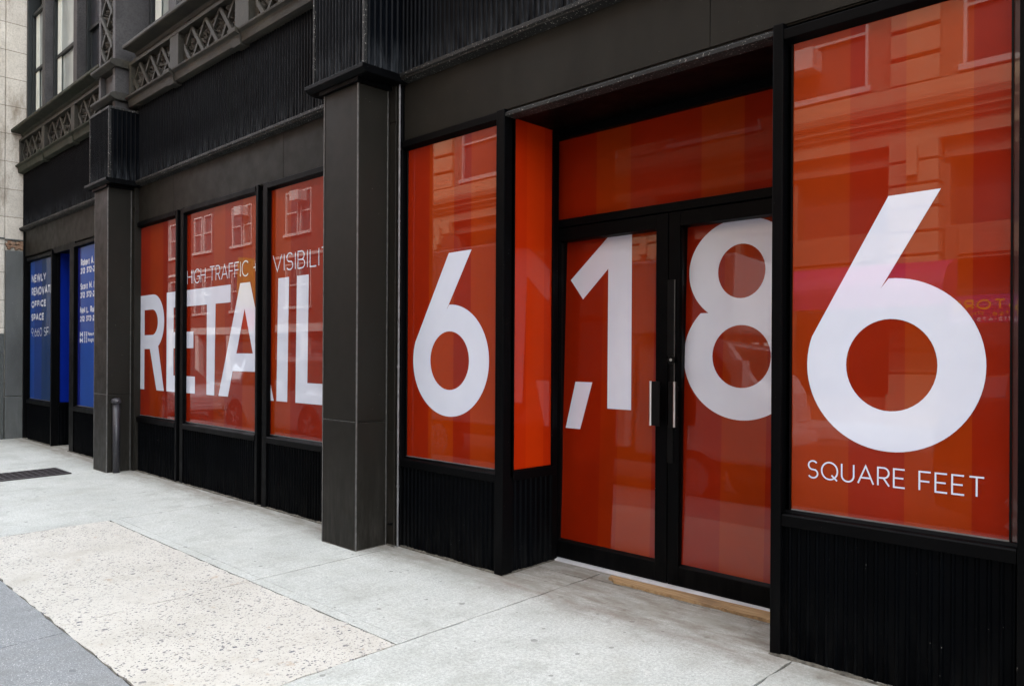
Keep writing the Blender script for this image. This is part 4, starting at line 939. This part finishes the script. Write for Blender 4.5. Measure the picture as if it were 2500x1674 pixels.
# ================================================================== VEHICLES AT THE KERB
TY = simple('tyre_rubber', (.015, .015, .015), .8); RIM = simple('alloy_rim', (.45, .45, .46), .3, .9); LAMP = simple('lamp_glass', (.75, .75, .75), .08, .3, .05, coat=1.)
CG = glass_dark('car_glass', (.02, .025, .027)); AMB = simple('amber_lens', (.7, .2, .01), .2, coat=1.); PLA = simple('black_plastic', (.02, .02, .02), .6)
def wheel(p, x, y, z, r, w_=.22):
    b = MB(); b.cyl((x, y - w_ / 2, z), (x, y + w_ / 2, z), r, n=36); t = b.build('wheel', TY, p, .02, False)
    for s in (-1, 1):
        b = MB(); yy = y + s * w_ / 2
        b.cyl((x, yy - s * .03, z), (x, yy + s * .004, z), r * .64, n=30); 
        for k in range(5):
            a = k * 2 * math.pi / 5; dx, dz = math.cos(a), math.sin(a); nx, nz = -dz, dx
            q = [(x + dx * r * .1 + nx * .05, z + dz * r * .1 + nz * .05), (x + dx * r * .6 + nx * .03, z + dz * r * .6 + nz * .03), (x + dx * r * .6 - nx * .03, z + dz * r * .6 - nz * .03), (x + dx * r * .1 - nx * .05, z + dz * r * .1 - nz * .05)]
            b.prism(q, yy, yy + s * .02, 'y')
        b.build('rim', RIM, t)
def vehicle(name, label, xf, yc, zg, prof, hw, col, wheels, rw, glass_rng, lampz, roof_rail=False, cat='car'):
    """prof: stations (x from the nose backwards, bottom, belt, roof, roof half-width factor); nose points to +x"""
    p = thing(name, label, cat, (xf - 2, yc, zg))
    paintm = simple(name + '_paint', col, .3, 0, .05, 2, .5, 1.)
    rings = []
    for d, zb_, zbelt, zr, wf, kr in prof:
        x = xf - d; h = hw * wf; hr = h * kr
        side = [(h * .93, zb_), (h * 1.0, zb_ + (zbelt - zb_) * .35), (h * 1.0, zb_ + (zbelt - zb_) * .7), (h * .97, zbelt), (hr, zr - .03 if zr - zbelt > .1 else zr), (hr * .8, zr)]
        rings.append([(x, yc + s, zg + z) for s, z in side] + [(x, yc - s, zg + z) for s, z in reversed(side)])
    body, glass = MB(), MB(); n = 12
    for i in range(len(rings) - 1):
        for k in range(n):
            f = [rings[i][k], rings[i][(k + 1) % n], rings[i + 1][(k + 1) % n], rings[i + 1][k]]
            band = k in (3, 7); top = k in (4, 5, 6)
            tgt = glass if (band and i in glass_rng[0]) or (top and i in glass_rng[1]) else body
            tgt.face(f)
    body.face(rings[0]); body.face(list(reversed(rings[-1])))
    def wld(mb, nm, mt):
        me = bpy.data.meshes.new(nm); me.from_pydata(mb.v, [], mb.f); bm = bmesh.new(); bm.from_mesh(me); bmesh.ops.remove_doubles(bm, verts=bm.verts, dist=.001); bmesh.ops.recalc_face_normals(bm, faces=bm.faces); bm.to_mesh(me); bm.free()
        return link(nm, me, mt, p, .03 if nm == 'body' else 0, True)
    wld(body, 'body', paintm); wld(glass, 'window', CG)
    for d in wheels:
        for s in (-1, 1):
            wheel(p, xf - d, yc + s * (hw - .12), zg + rw, rw)
            b = MB(); b.cyl((xf - d, yc + s * (hw - .06), zg + rw), (xf - d, yc + s * (hw + .004), zg + rw), rw * 1.16, n=36); b.build('wheel_arch', PLA, p)
            for o in p.children: pass
    for s in (-1, 1):
        b = MB(); b.box(xf - .28, xf + .012, yc + s * hw * .66 - .17, yc + s * hw * .66 + .17, zg + lampz - .09, zg + lampz + .09); b.build('headlight', LAMP, p, .03)
        i = glass_rng[1][0]; d = prof[i + 1][0]
        b = MB(); b.box(xf - d - .12, xf - d + .03, yc + s * (hw + .03), yc + s * (hw + .22), zg + prof[i + 1][2] + .02, zg + prof[i + 1][2] + .2); b.build('mirror', paintm, p, .03)
    if roof_rail:
        zr = max(q[3] for q in prof)
        for s in (-1, 1):
            MB().cyl((xf - prof[-3][0], yc + s * hw * .68, zg + zr + .05), (xf - prof[4][0] - .2, yc + s * hw * .68, zg + zr + .05), .022, n=10).build('roof_rail', RIM, p)
    b = MB(); b.box(xf - .1, xf + .03, yc - hw * .85, yc + hw * .85, zg + .3, zg + .46); b.build('bumper', paintm, p, .03)
    return p
SUVP = [(0, .38, .80, .82, .80, .86), (.15, .30, .93, .95, .92, .86), (.5, .25, 1.0, 1.03, .98, .86), (1.15, .24, 1.05, 1.10, 1., .86), (2.0, .24, 1.10, 1.72, 1., .80), (2.9, .24, 1.12, 1.80, 1., .80), (3.9, .24, 1.14, 1.78, 1., .79), (4.7, .28, 1.14, 1.68, .98, .77), (5.05, .36, 1.12, 1.20, .93, .8)]
vehicle('parked_suv', 'silver white sport utility vehicle parked at the kerb, reflected under the letters', -13.1, -5.35, -.26, SUVP, .95, (.62, .63, .64), (.98, 4.2), .38, ((3, 4, 5, 6), (3, 7)), .78, True)
CARP = [(0, .36, .66, .68, .80, .86), (.15, .26, .80, .82, .92, .86), (.5, .22, .88, .90, .98, .86), (1.1, .2, .94, .98, 1., .84), (1.9, .2, .98, 1.40, 1., .76), (2.6, .2, 1.0, 1.47, 1., .75), (3.4, .2, 1.0, 1.42, 1., .74), (4.1, .24, 1.02, 1.10, .97, .8), (4.55, .34, .98, 1.0, .9, .84)]
vehicle('parked_car', 'grey compact car parked behind the silver sport utility vehicle', -21.2, -5.35, -.26, CARP, .88, (.40, .41, .42), (.85, 3.5), .33, ((3, 4, 5, 6), (3, 6)), .66)
vehicle('parked_van', 'dark red estate car with a bright roof rail parked at the kerb beside the camera', 2.6, -5.42, -.26, SUVP, .95, (.075, .012, .012), (.98, 4.2), .38, ((3, 4, 5, 6), (3, 7)), .78, True)
# box truck between them
TR = thing('box_truck', 'white box truck parked at the kerb, reflected in the glass doors', 'truck', (-7.5, -5.5, -.26))
tp = simple('truck_white', (.68, .68, .67), .35, 0, .06, 3, .5, .6)
b = MB(); b.prism([(-11.6, .50), (-7.08, .50), (-7.08, 2.26), (-5.40, 2.30), (-5.34, 2.40), (-5.34, 3.36), (-11.6, 3.36)], -6.85, -4.46, 'y'); bx = b.build('cargo_box', tp, TR, .03)
b = MB()
for k in range(16):
    for x in (-11.5, -10.2, -8.9, -7.6, -6.3, -5.45):
        z = .7 + k * .165
        if x < -7.1 or z > 2.4: b.cyl((x, -4.466, z), (x, -4.452, z), .014, n=6)
b.build('rivet_row', MT['pipe'], bx)
zg = -.26
b = MB(); b.prism([(-7.0, .42), (-7.0, 2.12), (-5.62, 2.17), (-5.46, 2.10), (-5.02, 1.53), (-4.74, 1.30), (-4.62, 1.10), (-4.60, .42)], -6.60, -4.56, 'y'); b.build('cab', tp, TR, .07)
for yy, q in ((-4.553, 1), (-6.607, -1)):
    b = MB(); b.prism([(-6.35, 1.42), (-6.35, 2.0), (-5.66, 2.0), (-5.22, 1.42)], yy, yy + q * .012, 'y'); b.build('side_window', CG, TR, .004)
d0, d1 = Vector((-5.43, 0, 2.06)), Vector((-5.06, 0, 1.58)); nn = Vector((.79, 0, .62)) * .012; d0 += nn; d1 += nn
MB().face([(d0.x, -4.68, d0.z), (d0.x, -6.48, d0.z), (d1.x, -6.48, d1.z), (d1.x, -4.68, d1.z)]).build('windscreen', CG, TR)
for k in range(5): MB().cyl((-5.62, -4.75 - .38 * k, 2.17), (-5.62, -4.75 - .38 * k, 2.24), .045, .03, n=12).build('marker_lamp', AMB, TR)
for q in (-4.74, -6.42): b = MB(); b.box(-4.86, -4.585, q - .2, q + .2, .70, .92); b.build('headlight', LAMP, TR, .03)
b = MB(); b.box(-4.7, -4.46, -6.55, -4.6, .40, .60); b.build('bumper', tp, TR, .04)
b = MB(); b.box(-5.25, -5.08, -4.48, -4.28, 1.45, 1.85); b.cyl((-5.2, -4.58, 1.52), (-5.15, -4.42, 1.56), .02, n=8); b.build('mirror', tp, TR, .02)
for x in (-5.95, -10.2):
    for y in (-4.68, -6.45): wheel(TR, x, y, zg + .42, .42, .24)
MB().box(-11.3, -4.8, -6.2, -4.8, .28, .46).build('chassis', PLA, TR)
# street lamp on the far kerb
SL = thing('street_lamp', 'tall grey street lamp with a curved arm across the street', 'street lamp', (-31, -12.6, -.1))
b = MB(); b.cyl((-31, -12.6, -.1), (-31, -12.6, 7.6), .10, .06, n=12)
pv = [(-31 - 1.6 * math.sin(R(t)) * .0, -12.6 + 1.8 * (1 - math.cos(R(t))), 7.6 + 1.4 * math.sin(R(t))) for t in range(0, 91, 15)]
for p, q in zip(pv[:-1], pv[1:]): b.cyl(p, q, .05, n=10)
b.build('pole', MT['pipe'], SL)
b = MB(); b.box(-31.14, -30.86, pv[-1][1], pv[-1][1] + .6, pv[-1][2] - .08, pv[-1][2] + .06); b.build('lamp_head', MT['trim'], SL, .03)
